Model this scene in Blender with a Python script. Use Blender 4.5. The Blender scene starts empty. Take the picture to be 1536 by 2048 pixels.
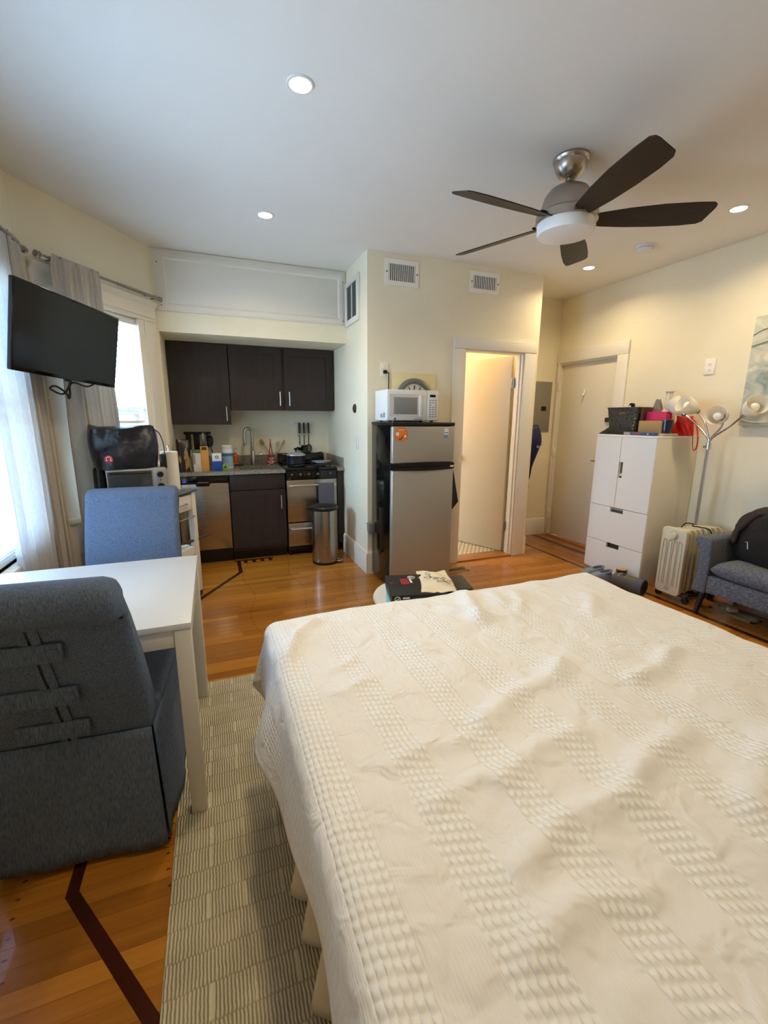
import bpy, bmesh, math, random
from mathutils import Vector, Matrix
random.seed(7)
SC = bpy.context.scene
COL = SC.collection
PI = math.pi

# ------------------------------------------------------------------ camera
cam_data = bpy.data.cameras.new('camera')
cam_data.sensor_fit = 'VERTICAL'
cam_data.sensor_height = 24.0
cam_data.lens = 878.6 / 2048.0 * 24.0
cam_data.clip_start = 0.02
cam = bpy.data.objects.new('camera', cam_data)
COL.objects.link(cam)
_yaw, _pitch, _roll = 0.36894, 0.21041, 0.0062
_fw = Vector((math.sin(_yaw) * math.cos(_pitch), math.cos(_yaw) * math.cos(_pitch), -math.sin(_pitch)))
_rt = Vector((math.cos(_yaw), -math.sin(_yaw), 0))
_up = _rt.cross(_fw)
_r2 = _rt * math.cos(_roll) + _up * math.sin(_roll)
_u2 = _up * math.cos(_roll) - _rt * math.sin(_roll)
cam.matrix_world = Matrix(((_r2.x, _u2.x, -_fw.x, 0), (_r2.y, _u2.y, -_fw.y, 0), (_r2.z, _u2.z, -_fw.z, 1.41), (0, 0, 0, 1)))
SC.camera = cam

# ------------------------------------------------------------------ world, daylight, exposure
world = bpy.data.worlds.new('sky')
SC.world = world
world.use_nodes = True
_bg = world.node_tree.nodes['Background']
_bg.inputs[0].default_value = (0.44, 0.70, 1.0, 1)
_bg.inputs[1].default_value = 27.0
_wn, _wl = world.node_tree.nodes, world.node_tree.links       # overcast sky above the horizon, pale street below
_tc = _wn.new('ShaderNodeTexCoord'); _sp = _wn.new('ShaderNodeSeparateXYZ'); _cr = _wn.new('ShaderNodeValToRGB')
_wl.new(_tc.outputs['Generated'], _sp.inputs[0]); _wl.new(_sp.outputs[2], _cr.inputs[0]); _wl.new(_cr.outputs[0], _bg.inputs[0])
_cr.color_ramp.elements[0].position = 0.0; _cr.color_ramp.elements[0].color = (0.21, 0.30, 0.40, 1)
_cr.color_ramp.elements[1].position = 0.04; _cr.color_ramp.elements[1].color = (0.44, 0.70, 1.0, 1)
SC.view_settings.view_transform = 'Standard'
SC.view_settings.look = 'None'
SC.view_settings.gamma = 1.0
SC.view_settings.use_curve_mapping = False
SC.view_settings.exposure = 0.30
LAMP_W = 6.5          # one recessed ceiling lamp, watts
try:
    SC.cycles.use_denoising = True
    SC.cycles.max_bounces = 8
    SC.cycles.diffuse_bounces = 5
    SC.cycles.transparent_max_bounces = 16
    SC.cycles.caustics_reflective = False
    SC.cycles.caustics_refractive = False
    SC.cycles.sample_clamp_indirect = 6.0
except Exception:
    pass

# room dimensions (metres)
ZC = 2.735                      # ceiling
XR = 3.84                       # right wall
YF = 3.67                       # wall behind the fridge
XK = 1.26                       # side wall of the kitchen alcove
YB = 5.08                       # kitchen back wall
YH = 4.285                      # front of the kitchen bulkhead
XL = -0.37
BAYX = -0.98                    # front wall of the bay
PA = Vector((-0.37, 4.285, 0))  # kitchen end of the angled bay wall
DD = Vector((-0.548, -0.8365, 0)).normalized()
NN = Vector((0.8365, -0.548, 0)).normalized()
SB = (BAYX - PA.x) / DD.x       # length of the angled wall
PB = PA + DD * SB

# sky light enters through the bay windows: portals guide the sampling
def portal(name, c, n, w, h):
    l = bpy.data.lights.new(name, 'AREA')
    l.shape = 'RECTANGLE'; l.size = w; l.size_y = h
    try:
        l.cycles.is_portal = True
    except Exception:
        pass
    o = bpy.data.objects.new(name, l); COL.objects.link(o)
    o.location = c
    o.rotation_euler = Vector(n).to_track_quat('-Z', 'Z').to_euler()
    return o

# ------------------------------------------------------------------ materials
MATS = {}
def srgb(r, g, b):
    def f(c):
        c /= 255.0
        return c / 12.92 if c <= 0.04045 else ((c + 0.055) / 1.055) ** 2.4
    return (f(r), f(g), f(b), 1.0)

def mat(name, col, rough=0.5, metal=0.0, spec=0.5, emit=None, estr=0.0, trans=0.0, ior=1.45, alpha=1.0, coat=0.0):
    if name in MATS: return MATS[name]
    m = bpy.data.materials.new(name); m.use_nodes = True
    b = m.node_tree.nodes['Principled BSDF']
    b.inputs['Base Color'].default_value = col
    b.inputs['Roughness'].default_value = rough
    b.inputs['Metallic'].default_value = metal
    b.inputs['Specular IOR Level'].default_value = spec
    b.inputs['Transmission Weight'].default_value = trans
    b.inputs['IOR'].default_value = ior
    b.inputs['Alpha'].default_value = alpha
    b.inputs['Coat Weight'].default_value = coat
    if emit:
        b.inputs['Emission Color'].default_value = emit
        b.inputs['Emission Strength'].default_value = estr
    MATS[name] = m
    return m

def nodes(m): return m.node_tree.nodes, m.node_tree.links, m.node_tree.nodes['Principled BSDF']

def add_noise(m, col2, scale=(10, 10, 10), detail=3, lo=0.35, hi=0.65, bump=0.0, bscale=None, coord='Object', dist=0.002, rough2=None):
    """mottle the base colour between its value and col2, with optional fine relief"""
    N, L, b = nodes(m)
    tc = N.new('ShaderNodeTexCoord'); mp = N.new('ShaderNodeMapping'); mp.inputs['Scale'].default_value = scale
    L.new(tc.outputs[coord], mp.inputs['Vector'])
    nz = N.new('ShaderNodeTexNoise'); nz.inputs['Scale'].default_value = 1.0; nz.inputs['Detail'].default_value = detail
    L.new(mp.outputs[0], nz.inputs['Vector'])
    cr = N.new('ShaderNodeValToRGB')
    cr.color_ramp.elements[0].position = lo; cr.color_ramp.elements[1].position = hi
    cr.color_ramp.elements[0].color = b.inputs['Base Color'].default_value[:]
    cr.color_ramp.elements[1].color = col2
    L.new(nz.outputs['Fac'], cr.inputs['Fac']); L.new(cr.outputs[0], b.inputs['Base Color'])
    if bump:
        bp = N.new('ShaderNodeBump'); bp.inputs['Strength'].default_value = bump; bp.inputs['Distance'].default_value = dist
        if bscale:
            mp2 = N.new('ShaderNodeMapping'); mp2.inputs['Scale'].default_value = bscale
            L.new(tc.outputs[coord], mp2.inputs['Vector'])
            n2 = N.new('ShaderNodeTexNoise'); n2.inputs['Scale'].default_value = 1.0; n2.inputs['Detail'].default_value = 2
            L.new(mp2.outputs[0], n2.inputs['Vector']); L.new(n2.outputs['Fac'], bp.inputs['Height'])
        else:
            L.new(nz.outputs['Fac'], bp.inputs['Height'])
        L.new(bp.outputs[0], b.inputs['Normal'])
    return m

WALL = mat('cream_paint', srgb(240, 231, 206), 0.7)
add_noise(WALL, srgb(236, 226, 200), (3, 3, 3), 2, 0.3, 0.7, 0.12, (160, 160, 160), dist=0.001)
CEIL = mat('ceiling_paint', srgb(238, 235, 229), 0.8)
add_noise(CEIL, srgb(235, 232, 226), (2, 2, 2), 2, 0.3, 0.7, 0.08, (140, 140, 140), dist=0.001)
TRIM = mat('trim_gloss_white', srgb(232, 226, 214), 0.38)
DOORW = mat('door_paint', srgb(226, 218, 200), 0.4)
WHITE = mat('white_lacquer', srgb(232, 230, 226), 0.35)
WHITEP = mat('white_plastic', srgb(228, 228, 226), 0.4)
PLATE = mat('plate_ivory', srgb(244, 240, 230), 0.4)
BLACK = mat('black_plastic', srgb(18, 18, 19), 0.35)
BLACKG = mat('black_gloss', srgb(10, 10, 11), 0.12)
DKGREY = mat('dark_grey_plastic', srgb(62, 63, 68), 0.5)
STEEL = mat('brushed_steel', srgb(176, 168, 156), 0.26, 1.0)
add_noise(STEEL, srgb(160, 152, 141), (4, 4, 220), 2, 0.3, 0.7)
CHROME = mat('chrome', srgb(212, 210, 206), 0.28, 0.8)
NICKEL = mat('satin_nickel', srgb(178, 170, 160), 0.3, 1.0)
STEELV = mat('fridge_silver', srgb(176, 172, 162), 0.42, 0.6)
ESPR = mat('espresso_wood', srgb(50, 40, 37), 0.42)
add_noise(ESPR, srgb(42, 33, 31), (40, 40, 3), 3, 0.3, 0.7, 0.15, (90, 90, 6), dist=0.001)
GRANITE = mat('granite', srgb(152, 146, 134), 0.25)
add_noise(GRANITE, srgb(104, 99, 90), (120, 120, 120), 6, 0.40, 0.62)
FABRIC = mat('blue_grey_weave', srgb(70, 84, 108), 0.9, spec=0.2)
add_noise(FABRIC, srgb(112, 126, 150), (420, 420, 46), 3, 0.30, 0.76, 0.35, (420, 420, 60), dist=0.002)
SOFAF = mat('sofa_weave', srgb(86, 92, 104), 0.9, spec=0.2)
add_noise(SOFAF, srgb(130, 132, 140), (160, 60, 160), 4, 0.45, 0.72, 0.3, (300, 300, 300), dist=0.002)
LINEN = None

def glass_mat(name, tint=(1, 1, 1, 1), refl=0.05):
    m = bpy.data.materials.new(name); m.use_nodes = True
    N, L = m.node_tree.nodes, m.node_tree.links
    N.remove(N['Principled BSDF'])
    out = N['Material Output']
    tr = N.new('ShaderNodeBsdfTransparent'); tr.inputs[0].default_value = tint
    gl = N.new('ShaderNodeBsdfGlossy'); gl.inputs['Roughness'].default_value = 0.03
    mx = N.new('ShaderNodeMixShader'); mx.inputs[0].default_value = refl
    L.new(tr.outputs[0], mx.inputs[1]); L.new(gl.outputs[0], mx.inputs[2])
    L.new(mx.outputs[0], out.inputs['Surface'])
    MATS[name] = m
    return m
GLASS = glass_mat('window_glass')
GLASSC = glass_mat('clear_glass', (0.93, 0.95, 0.95, 1))

def cloth_mat(name, col, col2, trans, rough=0.9, scale=(220, 220, 40)):
    """diffuse cloth that lets part of the light through"""
    m = bpy.data.materials.new(name); m.use_nodes = True
    N, L = m.node_tree.nodes, m.node_tree.links
    N.remove(N['Principled BSDF'])
    out = N['Material Output']
    tc = N.new('ShaderNodeTexCoord'); mp = N.new('ShaderNodeMapping'); mp.inputs['Scale'].default_value = scale
    nz = N.new('ShaderNodeTexNoise'); nz.inputs['Scale'].default_value = 1; nz.inputs['Detail'].default_value = 3
    cr = N.new('ShaderNodeValToRGB'); cr.color_ramp.elements[0].color = col; cr.color_ramp.elements[1].color = col2
    cr.color_ramp.elements[0].position = .35; cr.color_ramp.elements[1].position = .65
    L.new(tc.outputs['Object'], mp.inputs[0]); L.new(mp.outputs[0], nz.inputs['Vector']); L.new(nz.outputs['Fac'], cr.inputs[0])
    d = N.new('ShaderNodeBsdfDiffuse'); t = N.new('ShaderNodeBsdfTranslucent')
    L.new(cr.outputs[0], d.inputs[0]); L.new(cr.outputs[0], t.inputs[0])
    mx = N.new('ShaderNodeMixShader'); mx.inputs[0].default_value = trans
    L.new(d.outputs[0], mx.inputs[1]); L.new(t.outputs[0], mx.inputs[2]); L.new(mx.outputs[0], out.inputs['Surface'])
    MATS[name] = m
    return m
LINEN = cloth_mat('linen_curtain', srgb(202, 195, 186), srgb(210, 203, 194), 0.26)
SHEER = cloth_mat('sheer_curtain', srgb(226, 226, 226), srgb(236, 236, 236), 0.5)
SHADE = cloth_mat('milk_glass', srgb(250, 246, 236), srgb(252, 248, 240), 0.35, scale=(3, 3, 3))
SLAT = cloth_mat('blind_slat', srgb(232, 236, 240), srgb(236, 240, 244), 0.08, scale=(3, 3, 3))

# ------------------------------------------------------------------ mesh helpers
class MB:
    def __init__(s, M=None):
        s.v = []; s.f = []; s.M = M
    def _add(s, vs, fs):
        k = len(s.v)
        if s.M is not None: vs = [s.M @ Vector(p) for p in vs]
        s.v += [tuple(p) for p in vs]
        s.f += [tuple(i + k for i in q) for q in fs]
        return s
    def box(s, x0, x1, y0, y1, z0, z1):
        vs = [(x, y, z) for z in (z0, z1) for y in (y0, y1) for x in (x0, x1)]
        return s._add(vs, [(0, 2, 3, 1), (4, 5, 7, 6), (0, 1, 5, 4), (2, 6, 7, 3), (0, 4, 6, 2), (1, 3, 7, 5)])
    def bar(s, p0, p1, w, h, up=(0, 0, 1)):
        p0, p1 = Vector(p0), Vector(p1); d = (p1 - p0).normalized()
        a = d.cross(Vector(up))
        if a.length < 1e-4: a = d.cross(Vector((1, 0, 0)))
        a.normalize(); b = a.cross(d).normalized()
        vs = []
        for p in (p0, p1):
            for i, j in ((-1, -1), (1, -1), (1, 1), (-1, 1)): vs.append(p + a * i * w / 2 + b * j * h / 2)
        return s._add(vs, [(3, 2, 1, 0), (4, 5, 6, 7), (0, 1, 5, 4), (1, 2, 6, 5), (2, 3, 7, 6), (3, 0, 4, 7)])
    def cyl(s, p0, p1, r0, r1=None, n=16, caps=True):
        if r1 is None: r1 = r0
        return s.tube([p0, p1], [r0, r1], n, caps)
    def tube(s, pts, r, n=10, caps=True, flat=1.0):
        pts = [Vector(p) for p in pts]
        rs = r if isinstance(r, (list, tuple)) else [r] * len(pts)
        t0 = (pts[1] - pts[0]).normalized()
        a = t0.cross(Vector((0, 0, 1)))
        if a.length < 1e-3: a = t0.cross(Vector((1, 0, 0)))
        a.normalize()
        vs = []
        for i, p in enumerate(pts):
            if i == 0: t = pts[1] - pts[0]
            elif i == len(pts) - 1: t = pts[-1] - pts[-2]
            else: t = (pts[i + 1] - pts[i - 1])
            t.normalize()
            a = (a - t * a.dot(t)).normalized(); b = t.cross(a)
            for k in range(n):
                th = 2 * PI * k / n
                vs.append(p + a * math.cos(th) * rs[i] + b * math.sin(th) * rs[i] * flat)
        fs = []
        for i in range(len(pts) - 1):
            for k in range(n):
                k2 = (k + 1) % n
                fs.append((i * n + k, i * n + k2, (i + 1) * n + k2, (i + 1) * n + k))
        if caps:
            fs.append(tuple(range(n - 1, -1, -1))); fs.append(tuple(range((len(pts) - 1) * n, len(pts) * n)))
        return s._add(vs, fs)
    def lathe(s, prof, n=24, c=(0, 0, 0), sx=1.0, sy=1.0):
        vs = []; fs = []
        for r, z in prof:
            for k in range(n):
                th = 2 * PI * k / n
                vs.append((c[0] + r * sx * math.cos(th), c[1] + r * sy * math.sin(th), c[2] + z))
        m = len(prof)
        for i in range(m - 1):
            for k in range(n):
                k2 = (k + 1) % n
                fs.append((i * n + k, i * n + k2, (i + 1) * n + k2, (i + 1) * n + k))
        if prof[0][0] > 1e-5: fs.append(tuple(range(n - 1, -1, -1)))
        if prof[-1][0] > 1e-5: fs.append(tuple(range((m - 1) * n, m * n)))
        return s._add(vs, fs)
    def prism(s, poly, z0, z1):
        n = len(poly)
        vs = [(x, y, z0) for x, y in poly] + [(x, y, z1) for x, y in poly]
        fs = [tuple(range(n - 1, -1, -1)), tuple(range(n, 2 * n))]
        for i in range(n):
            j = (i + 1) % n; fs.append((i, j, n + j, n + i))
        return s._add(vs, fs)
    def extr(s, poly, d):
        """closed 3-D polygon swept along d"""
        d = Vector(d); n = len(poly)
        vs = [Vector(p) for p in poly] + [Vector(p) + d for p in poly]
        fs = [tuple(range(n - 1, -1, -1)), tuple(range(n, 2 * n))]
        for i in range(n):
            j = (i + 1) % n; fs.append((i, j, n + j, n + i))
        return s._add(vs, fs)
    def grid(s, fn, nu, nv, closed_u=False):
        vs = [fn(i / nu, j / nv) for j in range(nv + 1) for i in range(nu + (0 if closed_u else 1))]
        w = nu if closed_u else nu + 1
        fs = []
        for j in range(nv):
            for i in range(nu):
                i2 = (i + 1) % w if closed_u else i + 1
                fs.append((j * w + i, j * w + i2, (j + 1) * w + i2, (j + 1) * w + i))
        return s._add(vs, fs)
    def mesh(s, name, bevel=0.0, seg=2, smooth=None, weld=True):
        me = bpy.data.meshes.new(name)
        me.from_pydata(s.v, [], s.f)
        bm = bmesh.new(); bm.from_mesh(me)
        if weld: bmesh.ops.remove_doubles(bm, verts=bm.verts, dist=1e-5)
        bmesh.ops.recalc_face_normals(bm, faces=bm.faces)
        if bevel > 0:
            es = [e for e in bm.edges if len(e.link_faces) == 2 and e.calc_face_angle(0) > 0.6]
            bmesh.ops.bevel(bm, geom=es, offset=bevel, offset_type='OFFSET', segments=seg, profile=0.5, affect='EDGES', clamp_overlap=True)
        if smooth is not None:
            for f in bm.faces: f.smooth = True
            for e in bm.edges:
                if len(e.link_faces) > 2 or (len(e.link_faces) == 2 and e.calc_face_angle(0) > smooth): e.smooth = False
        bm.to_mesh(me); bm.free()
        return me
    def build(s, name, m, parent=None, bevel=0.0, seg=2, smooth=0.6, weld=True):
        me = s.mesh(name, bevel, seg, smooth, weld)
        me.materials.append(m)
        return link(name, me, parent)

def link(name, me, parent=None):
    o = bpy.data.objects.new(name, me); COL.objects.link(o)
    if parent is not None: o.parent = parent
    return o
def tag(o, label=None, cat=None, group=None, kind=None):
    if label: o['label'] = label
    if cat: o['category'] = cat
    if group: o['group'] = group
    if kind: o['kind'] = kind
    return o
def thing(name, label, cat, loc=(0, 0, 0), rotz=0.0, group=None):
    o = bpy.data.objects.new(name, None); COL.objects.link(o)
    o.empty_display_size = 0.05
    o.location = loc; o.rotation_euler = (0, 0, rotz)
    return tag(o, label, cat, group)
def sempty(name, loc=(0, 0, 0), rotz=0.0):
    o = bpy.data.objects.new(name, None); COL.objects.link(o)
    o.empty_display_size = 0.05
    o.location = loc; o.rotation_euler = (0, 0, rotz); o['kind'] = 'structure'
    return o
def struct(name, mb, m, parent=None, bevel=0.0):
    o = mb.build(name, m, parent, bevel)
    if parent is None: o['kind'] = 'structure'
    return o
def part(name, mb, m, parent, bevel=0.0, smooth=0.6, label=None, seg=2):
    o = mb.build(name, m, parent, bevel, seg, smooth)
    if label: o['label'] = label
    return o
def solid(name, mb, m, label, cat, loc=(0, 0, 0), rotz=0.0, group=None, bevel=0.0, smooth=0.6, seg=2):
    o = mb.build(name, m, None, bevel, seg, smooth)
    o.location = loc; o.rotation_euler = (0, 0, rotz)
    return tag(o, label, cat, group)
def copy_tree(o, parent=None):
    c = o.copy(); COL.objects.link(c); c.parent = parent
    for ch in list(o.children): copy_tree(ch, c)
    return c
def text_part(name, body, size, m, parent, M, depth=0.0006, align='CENTER'):
    """flat lettering as a mesh: x right, y up in its own plane, placed by M"""
    cu = bpy.data.curves.new(name, 'FONT'); cu.body = body; cu.size = size; cu.align_x = align; cu.align_y = 'CENTER'
    cu.extrude = depth; cu.resolution_u = 2
    o = bpy.data.objects.new(name + '_tmp', cu); COL.objects.link(o)
    dg = bpy.context.evaluated_depsgraph_get(); dg.update()
    me = bpy.data.meshes.new_from_object(o.evaluated_get(dg))
    bpy.data.objects.remove(o)
    me.transform(M); me.materials.clear(); me.materials.append(m)
    return link(name, me, parent)
def frame(ex, ey, ez, o):
    """matrix from three axes and an origin"""
    return Matrix(((ex[0], ey[0], ez[0], o[0]), (ex[1], ey[1], ez[1], o[1]), (ex[2], ey[2], ez[2], o[2]), (0, 0, 0, 1)))
def arc(c, r, a0, a1, n, ax=(1, 0, 0), ay=(0, 0, 1)):
    c, ax, ay = Vector(c), Vector(ax), Vector(ay)
    return [c + ax * r * math.cos(a0 + (a1 - a0) * i / n) + ay * r * math.sin(a0 + (a1 - a0) * i / n) for i in range(n + 1)]
# ------------------------------------------------------------------ room shell
def wall_run(name, p0, d, n_in, length, openings=(), th=0.12, z0=0.0, z1=ZC, m=WALL):
    """a wall of real thickness along d from p0; n_in points into the room"""
    p0, d, n_in = Vector(p0), Vector(d).normalized(), Vector(n_in).normalized()
    M = frame(d, -n_in, (0, 0, 1), p0)
    mb = MB(M)
    s = 0.0
    for (a, b, c, e) in sorted(openings):
        mb.box(s, a, 0, th, z0, z1)
        if c > z0 + 1e-4: mb.box(a, b, 0, th, z0, c)
        if e < z1 - 1e-4: mb.box(a, b, 0, th, e, z1)
        s = b
    mb.box(s, length, 0, th, z0, z1)
    o = mb.build(name, m, None, weld=False); o['kind'] = 'structure'
    return o, M

struct('ceiling', MB().box(-1.15, 4.0, -1.75, 5.45, ZC, ZC + 0.12), CEIL)
W1 = (0.226, 0.90, 0.74, 2.155)                      # window openings: along, along, sill, head
W2 = (3.352 - 3.0, 3.352 - 1.42, 0.68, 2.155)
wall_run('wall_right', (XR, -1.63, 0), (0, 1, 0), (-1, 0, 0), 6.05, [(3.46 + 1.63, 4.25 + 1.63, 0, 2.04)])
wall_run('wall_hall', (3.02, 4.30, 0), (1, 0, 0), (0, -1, 0), 0.82)
wall_run('wall_hall_side', (3.02, 4.42, 0), (0, -1, 0), (1, 0, 0), 0.65, th=0.10)
wall_run('wall_bath', (XK, YF, 0), (1, 0, 0), (0, -1, 0), 3.02 - XK, [(2.20 - XK, 2.855 - XK, 0, 2.03)], th=0.10)
wall_run('wall_kitchen_side', (XK, 5.20, 0), (0, -1, 0), (-1, 0, 0), 5.20 - YF - 0.10, th=0.10)
wall_run('wall_kitchen_back', (-0.48, YB, 0), (1, 0, 0), (0, -1, 0), XK + 0.48)
wall_run('wall_kitchen_left', (-0.352, YH, 0), (0, 1, 0), (1, 0, 0), YB - YH, th=0.128)
wall_run('wall_window', PA + DD * 0.0, DD, NN, SB, [W1], th=0.12)
_, M2 = wall_run('wall_bay', (BAYX, 3.352, 0), (0, -1, 0), (1, 0, 0), 3.352 - 1.02, [W2], th=0.12)
wall_run('wall_bay_near', (BAYX, 1.02, 0), (0.548, -0.8365, 0), (0.8365, 0.548, 0), SB)
wall_run('wall_left', (XL, 1.02 - SB * 0.8365, 0), (0, -1, 0), (1, 0, 0), 1.72)
wall_run('wall_back', (XR, -1.63, 0), (-1, 0, 0), (0, 1, 0), XR + 0.49)
wall_run('wall_bath_back', (1.36, 5.30, 0), (1, 0, 0), (0, -1, 0), 1.68)
wall_run('wall_bath_right', (2.92, 4.42, 0), (0, 1, 0), (-1, 0, 0), 0.88, th=0.10)
struct('wall_bay_filler', MB().box(-1.10, BAYX - .0005, 3.345, 3.48, 0, ZC), WALL)  # filler added outside the corner to block daylight leaking through the joint
struct('wall_bay_filler_near', MB().box(-1.10, BAYX - .0005, 0.89, 1.025, 0, ZC), WALL)  # matching filler added outside the near corner, out of view
struct('wall_bulkhead', MB().box(-0.352, XK - 0.001, YH, YB, 2.105, ZC), WALL)

# floor: sub-floor slab, strip planks, inlaid dark border
SUB = mat('subfloor', srgb(96, 56, 24), 0.7)
floor = struct('floor', MB().box(-1.15, 4.0, -1.75, 5.45, -0.08, -0.004), SUB)
WOOD = mat('fir_strip', srgb(178, 112, 48), 0.24, coat=0.25)
def wood_nodes(m, c_dark, c_mid, c_light):
    N, L, b = nodes(m)
    oi = N.new('ShaderNodeObjectInfo'); tc = N.new('ShaderNodeNewGeometry')
    mp = N.new('ShaderNodeMapping'); mp.inputs['Scale'].default_value = (1.6, 70, 1)
    L.new(tc.outputs['Position'], mp.inputs[0])
    nz = N.new('ShaderNodeTexNoise'); nz.inputs['Scale'].default_value = 1; nz.inputs['Detail'].default_value = 5
    L.new(mp.outputs[0], nz.inputs['Vector'])
    add = N.new('ShaderNodeMath'); add.operation = 'MULTIPLY_ADD'; add.inputs[1].default_value = 0.42
    L.new(nz.outputs['Fac'], add.inputs[0])
    mul = N.new('ShaderNodeMath'); mul.operation = 'MULTIPLY'; mul.inputs[1].default_value = 0.42
    L.new(oi.outputs['Random'], mul.inputs[0]); L.new(mul.outputs[0], add.inputs[2])
    cr = N.new('ShaderNodeValToRGB'); e = cr.color_ramp.elements
    e[0].position = 0.12; e[0].color = c_dark; e[1].position = 0.9; e[1].color = c_light
    k = e.new(0.5); k.color = c_mid
    L.new(add.outputs[0], cr.inputs[0])
    # nail heads: small dark dots in loose columns
    sx = N.new('ShaderNodeSeparateXYZ'); L.new(tc.outputs['Position'], sx.inputs[0])
    def M(op, a, bb=None):
        q = N.new('ShaderNodeMath'); q.operation = op
        if isinstance(a, float): q.inputs[0].default_value = a
        else: L.new(a, q.inputs[0])
        if bb is not None:
            if isinstance(bb, float): q.inputs[1].default_value = bb
            else: L.new(bb, q.inputs[1])
        return q.outputs[0]
    yy = M('FRACT', M('DIVIDE', M('SUBTRACT', sx.outputs[1], 0.30), 0.0572))
    dy = M('MULTIPLY', M('SUBTRACT', yy, 0.5), 0.0572)
    row = M('FLOOR', M('DIVIDE', M('SUBTRACT', sx.outputs[1], 0.30), 0.0572))
    jit = M('MULTIPLY', M('SINE', M('MULTIPLY', row, 12.9898)), 0.03)
    xx = M('FRACT', M('DIVIDE', M('ADD', sx.outputs[0], jit), 0.405))
    dx = M('MULTIPLY', M('SUBTRACT', xx, 0.5), 0.405)
    rr = M('SQRT', M('ADD', M('MULTIPLY', M('MULTIPLY', dx, dx), 0.35), M('MULTIPLY', dy, dy)))
    spot = M('LESS_THAN', rr, 0.0042)
    mx = N.new('ShaderNodeMix'); mx.data_type = 'RGBA'; mx.blend_type = 'MULTIPLY'
    L.new(M('MULTIPLY', spot, 0.75), mx.inputs['Factor']); L.new(cr.outputs[0], mx.inputs['A'])
    mx.inputs['B'].default_value = (0.12, 0.07, 0.04, 1)
    L.new(mx.outputs['Result'], b.inputs['Base Color'])
wood_nodes(WOOD, srgb(138, 84, 24), srgb(176, 112, 36), srgb(204, 138, 54))
WOODB = mat('fir_border', srgb(170, 106, 44), 0.24, coat=0.25)
wood_nodes(WOODB, srgb(140, 84, 32), srgb(166, 104, 44), srgb(184, 122, 58))
INLAY = mat('walnut_inlay', srgb(62, 24, 12), 0.22, coat=0.3)
PW = 0.0572
def x_left(y):
    if y >= YH: return -0.35
    if y > 3.352: return PA.x + (PA.y - y) / 0.8365 * -0.548
    if y > 1.02: return BAYX
    yl = 1.02 - SB * 0.8365
    if y > yl: return BAYX + (1.02 - y) / 0.8365 * 0.548
    return XL
def spans(y):
    xl = max(x_left(y), x_left(y + PW)) + 0.002
    if y < YF - 0.03: return [(xl, 3.262)]
    if y < YF + 0.10: return [(xl, XK - 0.002), (2.205, 2.85), (3.022, 3.262)]
    if y < 4.30: return [(xl, XK - 0.002), (3.022, 3.262)]
    return [(xl, XK - 0.002)]
prnd = random.Random(3)
far_planks = MB()
k = 0
while True:
    y0 = 0.30 + k * PW
    if y0 > YB - PW: break
    for (a, b) in spans(y0):
        x = a
        while x < b - 1e-3:
            ln = prnd.uniform(1.0, 1.9)
            x1 = b if b - x < ln + 0.35 else x + ln
            if y0 < 0.62 or y0 > 4.56:
                far_planks.box(x, x1 - 0.001, y0, y0 + PW - 0.001, -0.004, 0)
            else:
                part('plank', MB().box(x, x1 - 0.0007, y0, y0 + PW - 0.0007, -0.004, prnd.uniform(-0.0004, 0.0)), WOOD, floor, smooth=None)
            x = x1
    k += 1
for j in range(10):                               # boards along the right wall run the other way
    x0 = 3.298 + j * 0.0542
    if j in (6,): continue
    y = 0.62
    while y < 4.29:
        y1 = min(4.298, y + prnd.uniform(1.1, 1.9))
        if 4.298 - y1 < 0.3: y1 = 4.298
        part('plank', MB().box(x0, x0 + 0.0530, y, y1 - 0.001, -0.004, prnd.uniform(-0.0004, 0)), WOODB, floor, smooth=None)
        y = y1
far_planks.box(XL, XR, -1.62, 0.299, -0.004, 0)
far_planks.box(3.298, XR, 0.30, 0.619, -0.004, 0)
fp = part('planks_far', far_planks, WOOD, floor, smooth=None); fp['kind'] = 'stuff'
NSTRIP = [0]
def strip(p, q, w=0.034, ext=0.0):
    NSTRIP[0] += 1; hz = .0044 + .0003 * (NSTRIP[0] % 3)
    p, q = Vector((*p, 0)), Vector((*q, 0)); d = (q - p).normalized(); a = Vector((-d.y, d.x, 0)) * w / 2
    p = p - d * ext; q = q + d * ext
    part('inlay_strip', MB().extr([p + a + Vector((0, 0, -.004)), q + a + Vector((0, 0, -.004)), q - a + Vector((0, 0, -.004)), p - a + Vector((0, 0, -.004))], (0, 0, hz)), INLAY, floor, smooth=None)
strip((3.28, 0.3), (3.28, 4.29), 0.036)
strip((3.632, 0.3), (3.632, 4.29), 0.040)
strip((0.160, 4.10), (0.160, 4.43), 0.034, 0.012)
strip((0.160, 4.10), (-0.49, 3.06), 0.034, 0.006)
strip((-0.49, 3.06), (-0.49, 1.318), 0.034, 0.006)
strip((-0.49, 1.318), (0.165, 0.30), 0.034, 0.006)
for xa in (0.225, 0.305, 0.385, 0.465): strip((xa, 4.36), (xa, 4.43), 0.034)
strip((0.12, 4.445), (0.50, 4.445), 0.03)

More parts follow.
